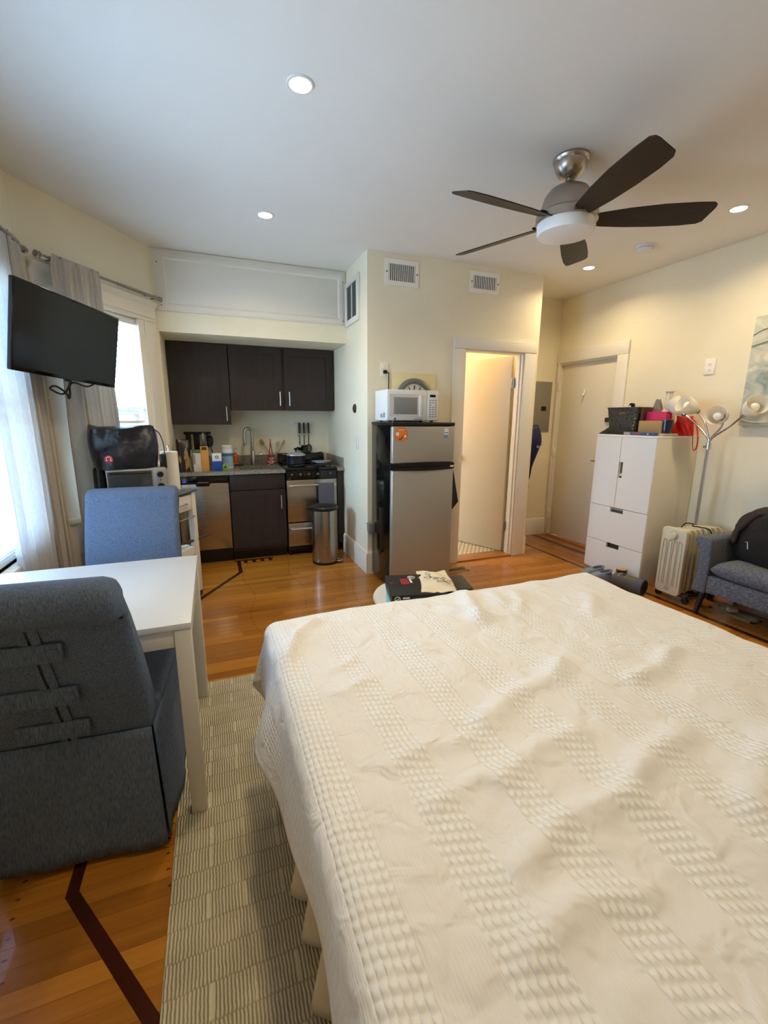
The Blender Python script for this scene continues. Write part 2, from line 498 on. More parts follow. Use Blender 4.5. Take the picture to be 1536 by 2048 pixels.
# bathroom floor: white mosaic with small dark dots
TILE = mat('tile_white', srgb(228, 220, 200), 0.3)
TILEB = mat('tile_black', srgb(34, 32, 30), 0.3)
bathf = struct('floor_bathroom', MB().box(1.36, 2.92, 3.842, 5.3, -0.004, 0.006), TILE)
tb = MB()
for j in range(20):
    for i in range(18):
        x = 2.02 + i * 0.052 + (0.026 if j % 2 else 0); y = 3.866 + j * 0.036
        if x < 2.90: tb.extr([(x - .013, y - .007, 0.004), (x + .013, y - .007, 0.004), (x + .013, y + .007, 0.004), (x - .013, y + .007, 0.004)], (0, 0, 0.0026))
tt = part('dot_tiles', tb, TILEB, bathf, smooth=None); tt['kind'] = 'stuff'
struct('trim_1', MB().box(2.21, 2.845, 3.655, 3.842, 0.0, 0.012), WOODB, bevel=0.004)   # threshold

# baseboards
def bboard(name, p0, d, n_in, length, h=0.20, th=0.018):
    M = frame(Vector(d).normalized(), Vector(n_in), (0, 0, 1), Vector(p0))
    mb = MB(M)
    mb.extr([(0, 0, 0), (0, th, 0), (0, th, h - 0.02), (0, th * .5, h), (0, 0, h)], (length, 0, 0))
    return struct(name, mb, TRIM)
bboard('baseboard_kitchen', (XK, 4.42, 0), (0, -1, 0), (-1, 0, 0), 4.42 - YF + 0.018)
bboard('baseboard_bath', (XK, YF, 0), (1, 0, 0), (0, -1, 0), 2.075 - XK)
bboard('baseboard_hall', (3.02, 4.30, 0), (1, 0, 0), (0, -1, 0), 0.82)
bboard('baseboard_hall_side', (3.02, 4.30, 0), (0, -1, 0), (1, 0, 0), 0.63)
bboard('baseboard_right', (XR, -1.6, 0), (0, 1, 0), (-1, 0, 0), 3.335 + 1.6)
bboard('baseboard_window', PA, DD, NN, SB)
bboard('baseboard_bay', (BAYX, 3.34, 0), (0, -1, 0), (1, 0, 0), 2.32)

# ------------------------------------------------------------------ windows with casings
def window(name, M, op, left_cas, right_cas):
    """M maps (along, outward, up); op = s0, s1, z0, z1; casings stand proud of the wall"""
    s0, s1, z0, z1 = op
    w = sempty(name)
    part('casing_side', MB(M).box(s0 - right_cas, s0, -0.022, 0, 0.2, z1), TRIM, w, 0.004)
    part('casing_bead', MB(M).box(s0 - right_cas * 0.42, s0 - right_cas * 0.32, -0.030, -0.020, 0.2, z1), TRIM, w, 0.003)
    part('casing_side', MB(M).box(s1, s1 + left_cas, -0.022, 0, 0.2, z1), TRIM, w, 0.004)
    part('casing_head', MB(M).box(s0 - right_cas - 0.01, s1 + left_cas + 0.01, -0.026, 0, z1, z1 + 0.155), TRIM, w, 0.004)
    part('head_moulding', MB(M).extr([(s0 - right_cas - 0.02, -0.026, z1 + .115), (s0 - right_cas - 0.02, -0.055, z1 + .15), (s0 - right_cas - 0.02, -0.055, z1 + .17), (s0 - right_cas - 0.02, 0, z1 + .17), (s0 - right_cas - 0.02, 0, z1 + .115)], Vector((s1 - s0 + right_cas + left_cas + 0.03, 0, 0))), TRIM, w)
    part('head_bead', MB(M).box(s0 - right_cas, s1 + left_cas, -0.034, -0.026, z1 + 0.03, z1 + 0.042), TRIM, w)
    part('sill', MB(M).box(s0 - right_cas, s1 + left_cas, -0.05, 0.12, z0 - 0.035, z0), TRIM, w, 0.006)
    part('apron', MB(M).box(s0 - right_cas * .8, s1 + left_cas * .8, -0.02, 0, z0 - 0.13, z0 - 0.035), TRIM, w, 0.004)
    zm = z0 + (z1 - z0) * 0.5
    for (a, b, yy, nm) in ((z0, zm + 0.02, 0.066, 'sash_lower'), (zm - 0.02, z1, 0.092, 'sash_upper')):
        sf = MB(M)
        sf.box(s0, s0 + .04, yy, yy + .024, a, b); sf.box(s1 - .04, s1, yy, yy + .024, a, b)
        sf.box(s0 + .04, s1 - .04, yy, yy + .024, a, a + .045); sf.box(s0 + .04, s1 - .04, yy, yy + .024, b - .045, b)
        so = part(nm, sf, TRIM, w, 0.0)
        part('pane', MB(M).box(s0 + .0395, s1 - .0395, yy + .0205, yy + .0235, a + .0445, b - .0445), GLASS, so)
    return w
M1 = frame(DD, -NN, (0, 0, 1), PA)
window('window_1', M1, W1, 0.15, 0.19)
window('window_2', M2, W2, 0.16, 0.16)
for nm, M, op in (('daylight_portal', M1, W1), ('daylight_portal', M2, W2)):
    c = M @ Vector(((op[0] + op[1]) / 2, 0.125, (op[2] + op[3]) / 2))
    portal(nm, c, -(M.to_3x3() @ Vector((0, 1, 0))), op[1] - op[0], op[3] - op[2])

def blind(name, M, op, zb, label, n, tilt):
    s0, s1, z0, z1 = op
    t = thing(name, label, 'window blind')
    part('head_rail', MB(M).box(s0 + .006, s1 - .006, 0.006, 0.052, z1 - 0.05, z1 - .002), WHITEP, t, 0.003)
    zt = z1 - 0.075
    w2 = 0.023
    sl = None
    for i in range(n):
        z = zt - (zt - zb - 0.03) * i / (n - 1)
        if sl is None:
            mb = MB(M); c, s_ = math.cos(tilt), math.sin(tilt)
            yc = 0.029
            pr = []
            for q in (-1, -0.4, 0.4, 1):
                bow = 0.0025 * (1 - q * q)
                pr.append((q * w2 * c - bow * s_, q * w2 * s_ + bow * c))
            loop = [(s0 + .008, yc + a, z + b) for a, b in pr] + [(s0 + .008, yc + a - .001 * s_, z + b - 0.0016) for a, b in reversed(pr)]
            mb.extr(loop, (s1 - s0 - .016, 0, 0)) if False else mb._add([Vector(p) for p in loop] + [Vector(p) + Vector((s1 - s0 - .016, 0, 0)) for p in loop],
                [tuple(range(7, -1, -1)), tuple(range(8, 16))] + [(a, (a + 1) % 8, 8 + (a + 1) % 8, 8 + a) for a in range(8)])
            sl = part('slat', mb, SLAT, t, smooth=None); zs = z
        else:
            o = sl.copy(); COL.objects.link(o); o.parent = t; o.location = (0, 0, z - zs)
    part('bottom_rail', MB(M).box(s0 + .008, s1 - .008, 0.012, 0.046, zb - 0.012, zb + 0.010), WHITEP, t, 0.003)
    return t
blind('venetian_blind', M1, W1, 1.37, 'white slatted blind half raised over the corner window beside the kitchen', 19, -0.12)
blind('venetian_blind', M2, W2, 0.70, 'long white slatted blind lowered over the bay window behind the dining table', 34, -0.50)

# ------------------------------------------------------------------ doors
def door_panel_1():
    d = sempty('door_1', (2.835, 3.765, 0), 0)        # bathroom door, swung inward, hinged on the right
    a = math.radians(180 - 66.5)
    ex = Vector((math.cos(a), math.sin(a), 0)); ey = Vector((-ex.y, ex.x, 0))
    M = frame(ex, ey, (0, 0, 1), (-0.008, 0.035, 0))
    leaf = part('leaf', MB(M).box(0.004, 0.645, -0.036, 0.0, 0.014, 2.018), DOORW, d, 0.003)
    part('knob', MB(M).lathe([(0, 0.052), (.02, .05), (.027, .038), (.022, .022), (.010, .014), (.010, .004), (.026, .002), (.026, 0)], 20) if False else MB(M).tube([(.585, 0.0, .98), (.585, .018, .98), (.585, .02, .98), (.585, .035, .98), (.585, .055, .98), (.585, .06, .98)], [.028, .028, .012, .012, .026, .012], 16), NICKEL, leaf)
    for z in (1.76, 0.30):
        h = part('hinge', MB().box(-0.030, 0.012, 0.004, 0.012, z - .045, z + .045), NICKEL, d, 0.001)
        part('hinge_pin', MB().cyl((-0.010, 0.002, z - .05), (-0.010, 0.002, z + .05), 0.006, n=10), NICKEL, d)
    jm = MB(); jm.box(2.20, 2.212, 3.668, 3.772, 0, 2.03); jm.box(2.843, 2.855, 3.668, 3.772, 0, 2.03); jm.box(2.212, 2.843, 3.668, 3.772, 2.018, 2.03)
    c = sempty('trim_2')
    part('jamb', MB().box(2.20, 2.212, 3.668, 3.772, 0, 2.03), TRIM, c)
    part('jamb', MB().box(2.843, 2.855, 3.668, 3.772, 0, 2.03), TRIM, c)
    part('jamb_head', MB().box(2.212, 2.843, 3.668, 3.772, 2.018, 2.03), TRIM, c)
    part('stop', MB().box(2.832, 2.843, 3.70, 3.735, 0, 2.018), TRIM, c)
    part('casing', MB().box(2.078, 2.20, 3.648, 3.67, 0, 2.03), TRIM, c, 0.004)
    part('casing', MB().box(2.855, 2.985, 3.648, 3.67, 0, 2.03), TRIM, c, 0.004)
    part('casing_head', MB().box(2.078, 2.985, 3.644, 3.67, 2.03, 2.125), TRIM, c, 0.004)
door_panel_1()
def door_panel_2():
    d = sempty('door_2', (XR + 0.03, 3.855, 0))
    leaf = part('leaf', MB().box(0.0, 0.04, -0.388, 0.388, 0.012, 2.02), DOORW, d, 0.003)
    part('hook', MB().tube([(-.002, .03, 1.735), (-.008, .03, 1.73), (-.012, .03, 1.70), (-.02, .03, 1.675), (-.04, .03, 1.668), (-.05, .03, 1.68)], [.010, .012, .011, .010, .008, .006], 8), WHITEP, leaf)
    part('deadbolt', MB().box(-0.018, 0, -0.366, -0.292, 1.385, 1.43), mat('brass_dark', srgb(96, 76, 40), 0.4, 0.8), leaf, 0.003)
    hd = part('lever_handle', MB().tube([(0, -.33, .975), (-.045, -.33, .975), (-.055, -.32, .975), (-.055, -.20, .972)], [.009, .009, .009, .007], 10), NICKEL, leaf)
    part('rosette', MB().cyl((0, -.33, .975), (-.008, -.33, .975), .028, n=18), NICKEL, hd)
    for z in (1.78, 1.02, 0.26):
        part('hinge', MB().box(-0.052, -0.018, .382, .410, z - .05, z + .05), TRIM, d, 0.003)
    c = sempty('trim_3')
    part('jamb', MB().box(XR, XR + .12, 3.46, 3.466, 0, 2.04), TRIM, c)
    part('jamb', MB().box(XR, XR + .12, 4.244, 4.25, 0, 2.04), TRIM, c)
    part('jamb_head', MB().box(XR, XR + .12, 3.466, 4.244, 2.022, 2.04), TRIM, c)
    part('casing', MB().box(XR - .022, XR, 3.335, 3.46, 0, 2.04), TRIM, c, 0.004)
    part('casing', MB().box(XR - .022, XR, 4.25, 4.282, 0, 2.04), TRIM, c, 0.003)
    part('casing_head', MB().box(XR - .024, XR, 3.335, 4.298, 2.04, 2.165), TRIM, c, 0.004)
    part('threshold', MB().box(XR - .03, XR + .1, 3.466, 4.244, 0.0, 0.011), WOODB, c, 0.003)
door_panel_2()
# ------------------------------------------------------------------ ceiling lamps, detector, fan
WARM = (1.0, 0.79, 0.47, 1)
LENS = mat('lamp_lens', srgb(255, 240, 210), 0.4, emit=(1.0, 0.80, 0.50, 1), estr=28.0)
def recessed(x, y, label, watts=LAMP_W):
    t = thing('recessed_light', label, 'ceiling light', (x, y, ZC), group='recessed ceiling lights')
    part('trim_ring', MB().lathe([(.043, -.001), (.045, -.005), (.054, -.004), (.057, -.0005)], 32), WHITEP, t)
    part('lens', MB().lathe([(0, -.0045), (.043, -.0045), (.043, -.0015), (0, -.0015)], 32), LENS, t)
    l = bpy.data.lights.new('recessed_lamp', 'AREA'); l.shape = 'DISK'; l.size = 0.12; l.energy = watts; l.color = WARM[:3]
    try: l.spread = math.radians(150)
    except Exception: pass
    o = bpy.data.objects.new('recessed_lamp', l); COL.objects.link(o); o.parent = t; o.location = (0, 0, -0.012)
    return t
recessed(0.433, 2.092, 'lit recessed light in the ceiling nearest the camera, above the bed foot')
recessed(0.433, 3.355, 'lit recessed light in the ceiling in front of the kitchen')
recessed(3.242, 2.128, 'lit recessed light in the ceiling at the right edge above the floor lamp')
recessed(3.240, 3.346, 'lit recessed light in the ceiling in front of the entry door')
recessed(0.433, 0.82, 'added unseen recessed light in the ceiling behind the camera, window side')  # added out of view to brighten the bed and near floor
recessed(3.242, 0.82, 'added unseen recessed light in the ceiling behind the camera, sofa side')  # second added fixture out of view, also there to light the bed

t = thing('smoke_detector', 'round white smoke detector on the ceiling near the entry door', 'smoke detector', (3.258, 2.80, ZC))
part('base', MB().lathe([(.072, 0), (.072, -.012), (.066, -.016)], 28), WHITEP, t)
part('cover', MB().lathe([(.062, -.018), (.064, -.024), (.054, -.040), (.030, -.046), (0, -.047)], 28), WHITEP, t)
part('grille_slot', MB().lathe([(.060, -.0155), (.060, -.0185)], 28), DKGREY, t)
part('test_button', MB().lathe([(.010, -.0455), (.010, -.050), (0, -.051)], 12, (.02, -.02, 0)), WHITEP, t)

t = thing('ceiling_fan', 'brushed nickel ceiling fan with five dark blades and a white light bowl', 'ceiling fan', (1.838, 2.09, ZC))
FANB = mat('fan_blade_dark', srgb(44, 34, 26), 0.45)
add_noise(FANB, srgb(34, 26, 20), (6, 60, 6), 3)
part('canopy', MB().lathe([(.088, 0), (.091, -.010), (.086, -.022), (.082, -.026), (.079, -.048), (.062, -.078), (.038, -.094), (.020, -.096)], 36), NICKEL, t)
part('downrod', MB().cyl((0, 0, -.085), (0, 0, -.14), .0135, n=16), NICKEL, t)
part('motor_housing', MB().lathe([(.022, -.108), (.028, -.122), (.060, -.130), (.096, -.150), (.120, -.182), (.132, -.222), (.136, -.256)], 40), NICKEL, t)
part('lower_ring', MB().lathe([(.118, -.256), (.148, -.258), (.156, -.268), (.157, -.302), (.149, -.307)], 40), NICKEL, t)
part('light_bowl', MB().lathe([(.145, -.300), (.148, -.307), (.148, -.344), (.140, -.360), (.118, -.366), (0, -.369)], 40), mat('opal_glass', srgb(248, 248, 246), 0.35), t)
R0, R1 = 0.115, 0.735
bl = None
for i in range(5):
    ang = math.radians(-175 + 72 * i)
    if bl is None:
        mb = MB()
        outl = []
        lead = [(.10, .034), (.18, .050), (.30, .066), (.45, .077), (.58, .080), (.66, .074), (.682, .060)]
        trail = [(.702, -.030), (.700, -.050), (.682, -.064), (.60, -.070), (.45, -.072), (.30, -.062), (.18, -.046), (.10, -.032)]
        outl = lead + trail
        th = math.radians(-17)
        top = [(x, y * math.cos(th), y * math.sin(th)) for x, y in outl]
        mb.extr(top, (0, 0, 0.006))
        bl = part('blade', mb, FANB, t, 0.0)
        b0 = bl
    else:
        bl = b0.copy(); COL.objects.link(bl); bl.parent = t
    bl.location = (0, 0, -0.297); bl.rotation_euler = (0, 0, ang)
    ir = MB().bar((.09, 0, -.280), (.19, 0, -.281), .03, .005)
    io = part('blade_iron', ir, BLACK, t); io.rotation_euler = (0, 0, ang)

# ------------------------------------------------------------------ registers and grilles on the walls
DARKV = mat('vent_dark', srgb(30, 27, 24), 0.8)
def register(x0, x1, z0, z1, label):
    t = thing('air_vent', label, 'air vent', (x0, YF, z0), group='supply vents above the fridge')
    w, h = x1 - x0, z1 - z0
    part('backing', MB().box(.03, w - .03, -.003, -.001, .03, h - .03), DARKV, t)
    fr = MB(); fr.box(0, w, -.010, -.0005, 0, .036); fr.box(0, w, -.010, -.0005, h - .036, h); fr.box(0, .034, -.010, -.0005, .036, h - .036); fr.box(w - .034, w, -.010, -.0005, .036, h - .036)
    part('frame', fr, PLATE, t)
    n = 13; b0 = None
    for i in range(n):
        xx = .034 + (w - .068) * (i + .5) / n
        if b0 is None: b0 = part('louver', MB().box(-.0035, .0035, -.009, -.003, .036, h - .036), PLATE, t, smooth=None); b = b0
        else: b = b0.copy(); COL.objects.link(b); b.parent = t
        b.location = (xx, 0, 0)
    for xx in (.016, w - .016): part('screw', MB().cyl((xx, -.010, h / 2), (xx, -.013, h / 2), .006, n=10), DKGREY, t)
register(1.411, 1.716, 2.487, 2.688, 'white louvered air vent high on the wall above the microwave')
register(2.218, 2.524, 2.508, 2.686, 'white louvered air vent high on the wall above the bathroom door')

t = thing('return_grille', 'white framed return air grille with two dark filters beside the kitchen panel', 'air vent', (XK, 3.86, 2.242))
L_, H_ = 0.395, 0.375
fr = MB(); fr.box(-.022, -.0005, 0, L_, 0, .045); fr.box(-.022, -.0005, 0, L_, H_ - .045, H_); fr.box(-.022, -.0005, 0, .05, .045, H_ - .045); fr.box(-.022, -.0005, L_ - .05, L_, .045, H_ - .045)
part('frame', fr, TRIM, t, 0.003)
part('filter', MB().box(-.010, -.002, .05, L_ / 2 - .006, .045, H_ - .045), mat('filter_grey', srgb(74, 76, 72), 0.9), t)
part('filter', MB().box(-.010, -.002, L_ / 2 + .006, L_ - .05, .045, H_ - .045), MATS['filter_grey'], t)
part('centre_bar', MB().box(-.018, -.001, L_ / 2 - .006, L_ / 2 + .006, .045, H_ - .045), TRIM, t)

# painted access panel over the kitchen
t = thing('access_panel', 'long white painted access panel with mitred moulding above the kitchen', 'panel', (-0.345, YH, 2.266))
w, h = 1.595, 0.462
part('board', MB().box(0, w, -.012, -.0005, 0, h), TRIM, t, 0.002)
def mould(poly_at, a, b, n):      # moulding strip between two inner corners
    pass
ix0, ix1, iz0, iz1 = .085, w - .075, .062, h - .075
def mitre(p, q, wd, inward):
    p, q, inward = Vector(p), Vector(q), Vector(inward)
    d = (q - p).normalized()
    y0, y1 = -.012, -.022
    a0, a1 = p, q; b0, b1 = p - inward * wd - d * wd, q - inward * wd + d * wd
    mb = MB()
    vs = [(a0.x, y0, a0.z), (a1.x, y0, a1.z), (b1.x, y0, b1.z), (b0.x, y0, b0.z)]
    m0, m1 = p - inward * wd * .35 - d * wd * .35, q - inward * wd * .35 + d * wd * .35
    vs += [(m0.x, y1, m0.z), (m1.x, y1, m1.z), (b0.x, y1 + .003, b0.z), (b1.x, y1 + .003, b1.z)]
    mb._add(vs, [(0, 1, 2, 3), (0, 4, 5, 1), (4, 6, 7, 5), (6, 3, 2, 7), (0, 3, 6, 4), (1, 5, 7, 2)])
    part('moulding', mb, TRIM, t)
mitre((ix0, 0, iz1), (ix1, 0, iz1), .04, (0, 0, -1)); mitre((ix1, 0, iz0), (ix0, 0, iz0), .05, (0, 0, 1))
mitre((ix0, 0, iz0), (ix0, 0, iz1), .04, (1, 0, 0)); mitre((ix1, 0, iz1), (ix1, 0, iz0), .045, (-1, 0, 0))
for xx, zz in ((.022, h - .10), (.03, .04), (w - .02, h - .09), (w - .02, .035)):
    part('screw', MB().cyl((xx, -.012, zz), (xx, -.014, zz), .005, n=10), DKGREY, t)

# ------------------------------------------------------------------ curtain rods, curtains
ROD = mat('rod_pewter', srgb(150, 144, 136), 0.35, 0.9)
def rod(name, M, s0, s1, z, off, label, brackets):
    t = thing(name, label, 'curtain rod')
    part('pole', MB(M).cyl((s0, -off, z), (s1, -off, z), .0085, n=14), ROD, t)
    part('pole_sleeve', MB(M).cyl((s0, -off, z), (s0 + (s1 - s0) * .42, -off, z), .0108, n=14), ROD, t)
    for s in (s0, s1):
        sg = -1 if s == s0 else 1
        part('finial', MB(M).tube([(s, -off, z), (s + sg * .006, -off, z), (s + sg * .008, -off, z), (s + sg * .03, -off, z), (s + sg * .032, -off, z)], [.012, .018, .014, .019, .012], 12), ROD, t)
    for s in brackets:
        b = MB(M); b.bar((s, 0, z - .012), (s, -off, z - .012), .012, .008); b.box(s - .012, s + .012, -.005, -.0005, z - .04, z + .03)
        b.bar((s, -off, z - .012), (s, -off, z + .012), .012, .006)
        part('bracket', b, ROD, t)
    return t
rod('curtain_rod', M1, 0.055, 1.04, 2.334, 0.085, 'pewter curtain rod over the corner window beside the kitchen', (0.10, 0.98))
rod('curtain_rod', M2, 0.07, 2.2, 2.334, 0.055, 'pewter curtain rod over the bay window at the left edge', (0.14, 2.1))
def curtain(name, M, s_of, n_folds, amp, off, z_top, z_bot, label, m, seed, nu=150, nv=44):
    r = random.Random(seed)
    ph = [r.uniform(-.5, .5) for _ in range(n_folds * 2 + 2)]
    am = [r.uniform(.6, 1.25) for _ in range(n_folds * 2 + 2)]
    def fn(u, v):
        z = z_top + (z_bot - z_top) * v
        s0, s1 = s_of(v)
        k = u * n_folds
        i = int(k); fr = k - i
        a = am[i] * (1 - fr) + am[i + 1] * fr
        p = ph[i] * (1 - fr) + ph[i + 1] * fr
        grow = 0.45 + 0.75 * min(1, v * 2.2)
        w = math.sin(2 * PI * k + p * 1.2 + 0.5 * v) + 0.25 * math.sin(4 * PI * k + p * 3 + v)
        gather = 0.16 * math.sin(2 * PI * k * 3) * max(0, 1 - v * 14)
        y = -off - amp * a * grow * w * 0.8 - amp * gather
        s = s0 + (s1 - s0) * u + 0.010 * math.sin(2 * PI * k * .5 + v * 3)
        if v < 0.015: y = -off - (y + off) * 0.35 - 0.004
        return M @ Vector((s, y, z))
    mb = MB(); mb.grid(fn, nu, nv)
    o = mb.build(name, m, None, smooth=3.0)
    md = o.modifiers.new('thickness', 'SOLIDIFY'); md.thickness = 0.0014; md.offset = 0
    return tag(o, label, 'curtain')
curtain('curtain', M1, lambda v: (0.66 - .03 * v, 1.00 + .01 * v), 6, .036, .118, 2.352, 0.06, 'beige linen curtain gathered on the rod behind the television', LINEN, 5)
curtain('curtain', M2, lambda v: (0.135, 0.30 + .02 * v), 3, .024, .060, 2.352, 0.06, 'grey linen curtain bunched in the bay corner left of the television', LINEN, 8, 90)
curtain('sheer_curtain', M2, lambda v: (0.30 + .01 * v, 0.78 + .01 * v), 5, .018, .055, 2.352, 0.08, 'bright white sheer curtain hanging in front of the bay window blind', SHEER, 11, 130)

# ------------------------------------------------------------------ television on its wall arm
nn = Vector((math.cos(-.466) * math.cos(.149), math.sin(-.466) * math.cos(.149), -math.sin(.149)))
r_ = Vector((0, 0, 1)).cross(nn).normalized(); u_ = nn.cross(r_)
r2 = r_ * math.cos(-.056) + u_ * math.sin(-.056); u2 = nn.cross(r2)
TVM = frame(r2, u2, nn, (0, 0, 0))
t = thing('television', 'flat black television tilted down on a wall arm in the bay corner', 'television', (-0.694, 3.054, 1.823))
part('housing', MB(TVM).box(-.366, .366, -.2165, .2165, -.024, -.004), BLACK, t, 0.006)
part('bezel', MB(TVM).box(-.366, .366, -.2165, .2165, -.006, 0.0), BLACKG, t, 0.003)
part('screen', MB(TVM).box(-.356, .356, -.198, .206, -.001, 0.0008), mat('screen_black', srgb(14, 17, 22), 0.16, spec=0.35), t)
part('rear_bulge', MB(TVM).box(-.20, .20, -.17, .06, -.075, -.022), BLACK, t, 0.01)
part('ir_sensor', MB(TVM).box(-.02, .02, -.226, -.2165, -.022, -.006), BLACKG, t, 0.002)
wp = Vector((-0.93, 3.30, 1.80)) - Vector((-0.694, 3.054, 1.823))
bp_ = TVM @ Vector((0, -.02, -.075))
el = (wp + bp_) / 2 + Vector((.05, .06, 0))
arm = MB(); arm.bar(bp_, el, .022, .05); arm.bar(el, wp, .022, .05); arm.cyl(el - Vector((0, 0, .04)), el + Vector((0, 0, .04)), .016, n=12)
part('wall_arm', arm, BLACK, t)
part('wall_plate', MB(frame((.7, .7, 0), (-.7, .7, 0), (0, 0, 1), wp)).box(-.04, .04, -.01, .01, -.10, .10), BLACK, t)
# power cord loops below the screen
def cv(pts, n=6):
    """smooth polyline through points"""
    P = [Vector(p) for p in pts]; P = [P[0] * 2 - P[1]] + P + [P[-1] * 2 - P[-2]]
    out = []
    for i in range(1, len(P) - 2):
        for k in range(n):
            q = k / n
            out.append(0.5 * ((2 * P[i]) + (-P[i - 1] + P[i + 1]) * q + (2 * P[i - 1] - 5 * P[i] + 4 * P[i + 1] - P[i + 2]) * q * q + (-P[i - 1] + 3 * P[i] - 3 * P[i + 1] + P[i + 2]) * q ** 3))
    out.append(P[-2])
    return out
cd = [TVM @ Vector(p) for p in ((.05, -.20, -.05), (.05, -.25, -.05), (.02, -.30, -.06), (-.06, -.285, -.06), (-.075, -.27, -.05), (-.05, -.262, -.04), (.03, -.29, -.05), (.055, -.32, -.05), (.06, -.29, -.05), (.055, -.245, -.05), (.09, -.225, -.05), (.20, -.235, -.06), (.28, -.20, -.06))]
part('power_cord', MB().tube(cv(cd), .0055, 8), BLACK, t)
# ------------------------------------------------------------------ kitchen cabinets
def shaker(parent, name, x0, x1, z0, z1, yf, handle=None, rail=0.062, th=0.02):
    """framed door with a recessed centre panel; yf is the front face"""
    d = MB()
    d.box(x0, x0 + rail, yf, yf + th, z0, z1); d.box(x1 - rail, x1, yf, yf + th, z0, z1)
    d.box(x0 + rail, x1 - rail, yf, yf + th, z0, z0 + rail); d.box(x0 + rail, x1 - rail, yf, yf + th, z1 - rail, z1)
    o = d.build(name, ESPR, parent, weld=False)
    part('door_panel', MB().box(x0 + rail - .004, x1 - rail + .004, yf + .008, yf + th - .002, z0 + rail - .004, z1 - rail + .004), ESPR, o)
    if handle:
        hx, h0, h1 = handle
        hb = MB(); hb.cyl((hx, yf - .028, h0), (hx, yf - .028, h1), .0055, n=10)
        for hz in (h0 + .015, h1 - .015): hb.cyl((hx, yf, hz), (hx, yf - .028, hz), .0045, n=8)
        part('handle', hb, CHROME, o, label='slim chrome bar handle')
    return o
YU = 4.765
t = thing('wall_cabinet', 'tall dark espresso wall cabinet with one door at the left of the kitchen', 'cabinet', group='upper kitchen cabinets')
part('carcass', MB().box(-.348, .190, YU + .002, YB - .001, 1.338, 2.098), ESPR, t)
shaker(t, 'door', -.347, .188, 1.340, 2.096, YU - .020, (.150, 1.375, 1.512), .075)
t = thing('wall_cabinet', 'short dark espresso wall cabinet with two doors above the stove', 'cabinet', group='upper kitchen cabinets')
part('carcass', MB().box(.196, 1.244, YU + .002, YB - .001, 1.484, 2.098), ESPR, t)
shaker(t, 'door', .198, .700, 1.486, 2.096, YU - .020, (.677, 1.528, 1.668), .075)
shaker(t, 'door', .728, 1.243, 1.486, 2.096, YU - .020, (.772, 1.528, 1.668), .075)

YC = 4.43
CT = 0.906
t = thing('sink_cabinet', 'dark espresso base cabinet under the sink with one drawer front', 'cabinet')
part('carcass', MB().box(.122, .650, YC + .022, 5.04, .10, .66), ESPR, t)
part('face_frame', MB().box(.122, .650, YC + .021, YC + .040, .66, .868), ESPR, t)
part('toe_kick', MB().box(.122, .650, YC + .085, YC + .10, 0, .10), BLACK, t)
part('drawer_front', MB().box(.126, .646, YC, YC + .02, .716, .866), ESPR, t, 0.002)
shaker(t, 'door', .126, .646, .134, .708, YC, (.602, .516, .650), .06)

t = thing('dishwasher', 'stainless dishwasher with black control strip left of the sink cabinet', 'dishwasher')
part('tub', MB().box(-.336, .116, YC + .03, 5.03, .10, .868), BLACK, t)
part('door', MB().box(-.336, .114, YC - .004, YC + .03, .150, .796), STEEL, t, 0.003)
cp = part('control_panel', MB().box(-.336, .114, YC - .008, YC + .03, .800, .868), BLACKG, t, 0.003)
part('pull_pocket', MB().extr([(-.185, YC - .010, .802), (-.170, YC - .010, .772), (-.060, YC - .010, .772), (-.045, YC - .010, .802)], (0, .012, 0)), BLACKG, t, 0.002)
part('brand_plate', MB().box(-.165, -.065, YC - .0105, YC - .0075, .806, .813), NICKEL, cp)
part('display', MB().box(-.287, -.262, YC - .0095, YC - .007, .815, .824), mat('led_blue', srgb(40, 40, 220), 0.4, emit=(.08, .06, 1, 1), estr=1.2), cp)
part('indicator', MB().cyl((-.305, YC - .009, .835), (-.305, YC - .007, .835), .003, n=8), mat('led_red', srgb(150, 60, 50), 0.4), cp)
for i in range(6): part('button', MB().box(.0 + i * .016, .009 + i * .016, YC - .0095, YC - .007, .828, .834), DKGREY, cp)
part('toe_panel', MB().box(-.336, .116, YC + .07, YC + .09, 0.004, .145), BLACK, t)

# worktop with the cut-out for the sink
t = thing('countertop', 'grey speckled granite countertop with sink cut-out and low backsplash', 'countertop')
g = MB()
SX0, SX1, SY0, SY1 = .235, .600, 4.545, 4.865
Z0, Z1 = CT - .032, CT
g.box(-.350, SX0, 4.398, YB - .001, Z0, Z1); g.box(SX1, .652, 4.398, YB - .001, Z0, Z1)
g.box(SX0, SX1, 4.398, SY0, Z0, Z1); g.box(SX0, SX1, SY1, YB - .001, Z0, Z1)
part('slab', g, GRANITE, t)
part('backsplash', MB().box(-.350, .652, YB - .022, YB - .001, Z1, Z1 + .10), GRANITE, t, 0.003)
t = thing('countertop_strip', 'narrow granite countertop strip with side splash at the right of the stove', 'countertop')
part('slab', MB().box(1.186, XK - .002, 4.398, YB - .001, Z0, Z1), GRANITE, t, 0.003)
part('side_splash', MB().box(XK - .022, XK - .001, 4.43, YB - .001, Z1, Z1 + .10), GRANITE, t, 0.003)
t = thing('filler_cabinet', 'narrow dark filler panel between the stove and the kitchen side wall', 'cabinet')
part('panel', MB().box(1.188, XK - .002, YC, YC + .02, .10, Z0 - .002), ESPR, t, 0.002)
part('toe_kick', MB().box(1.188, XK - .002, YC + .08, YC + .10, 0, .10), BLACK, t)

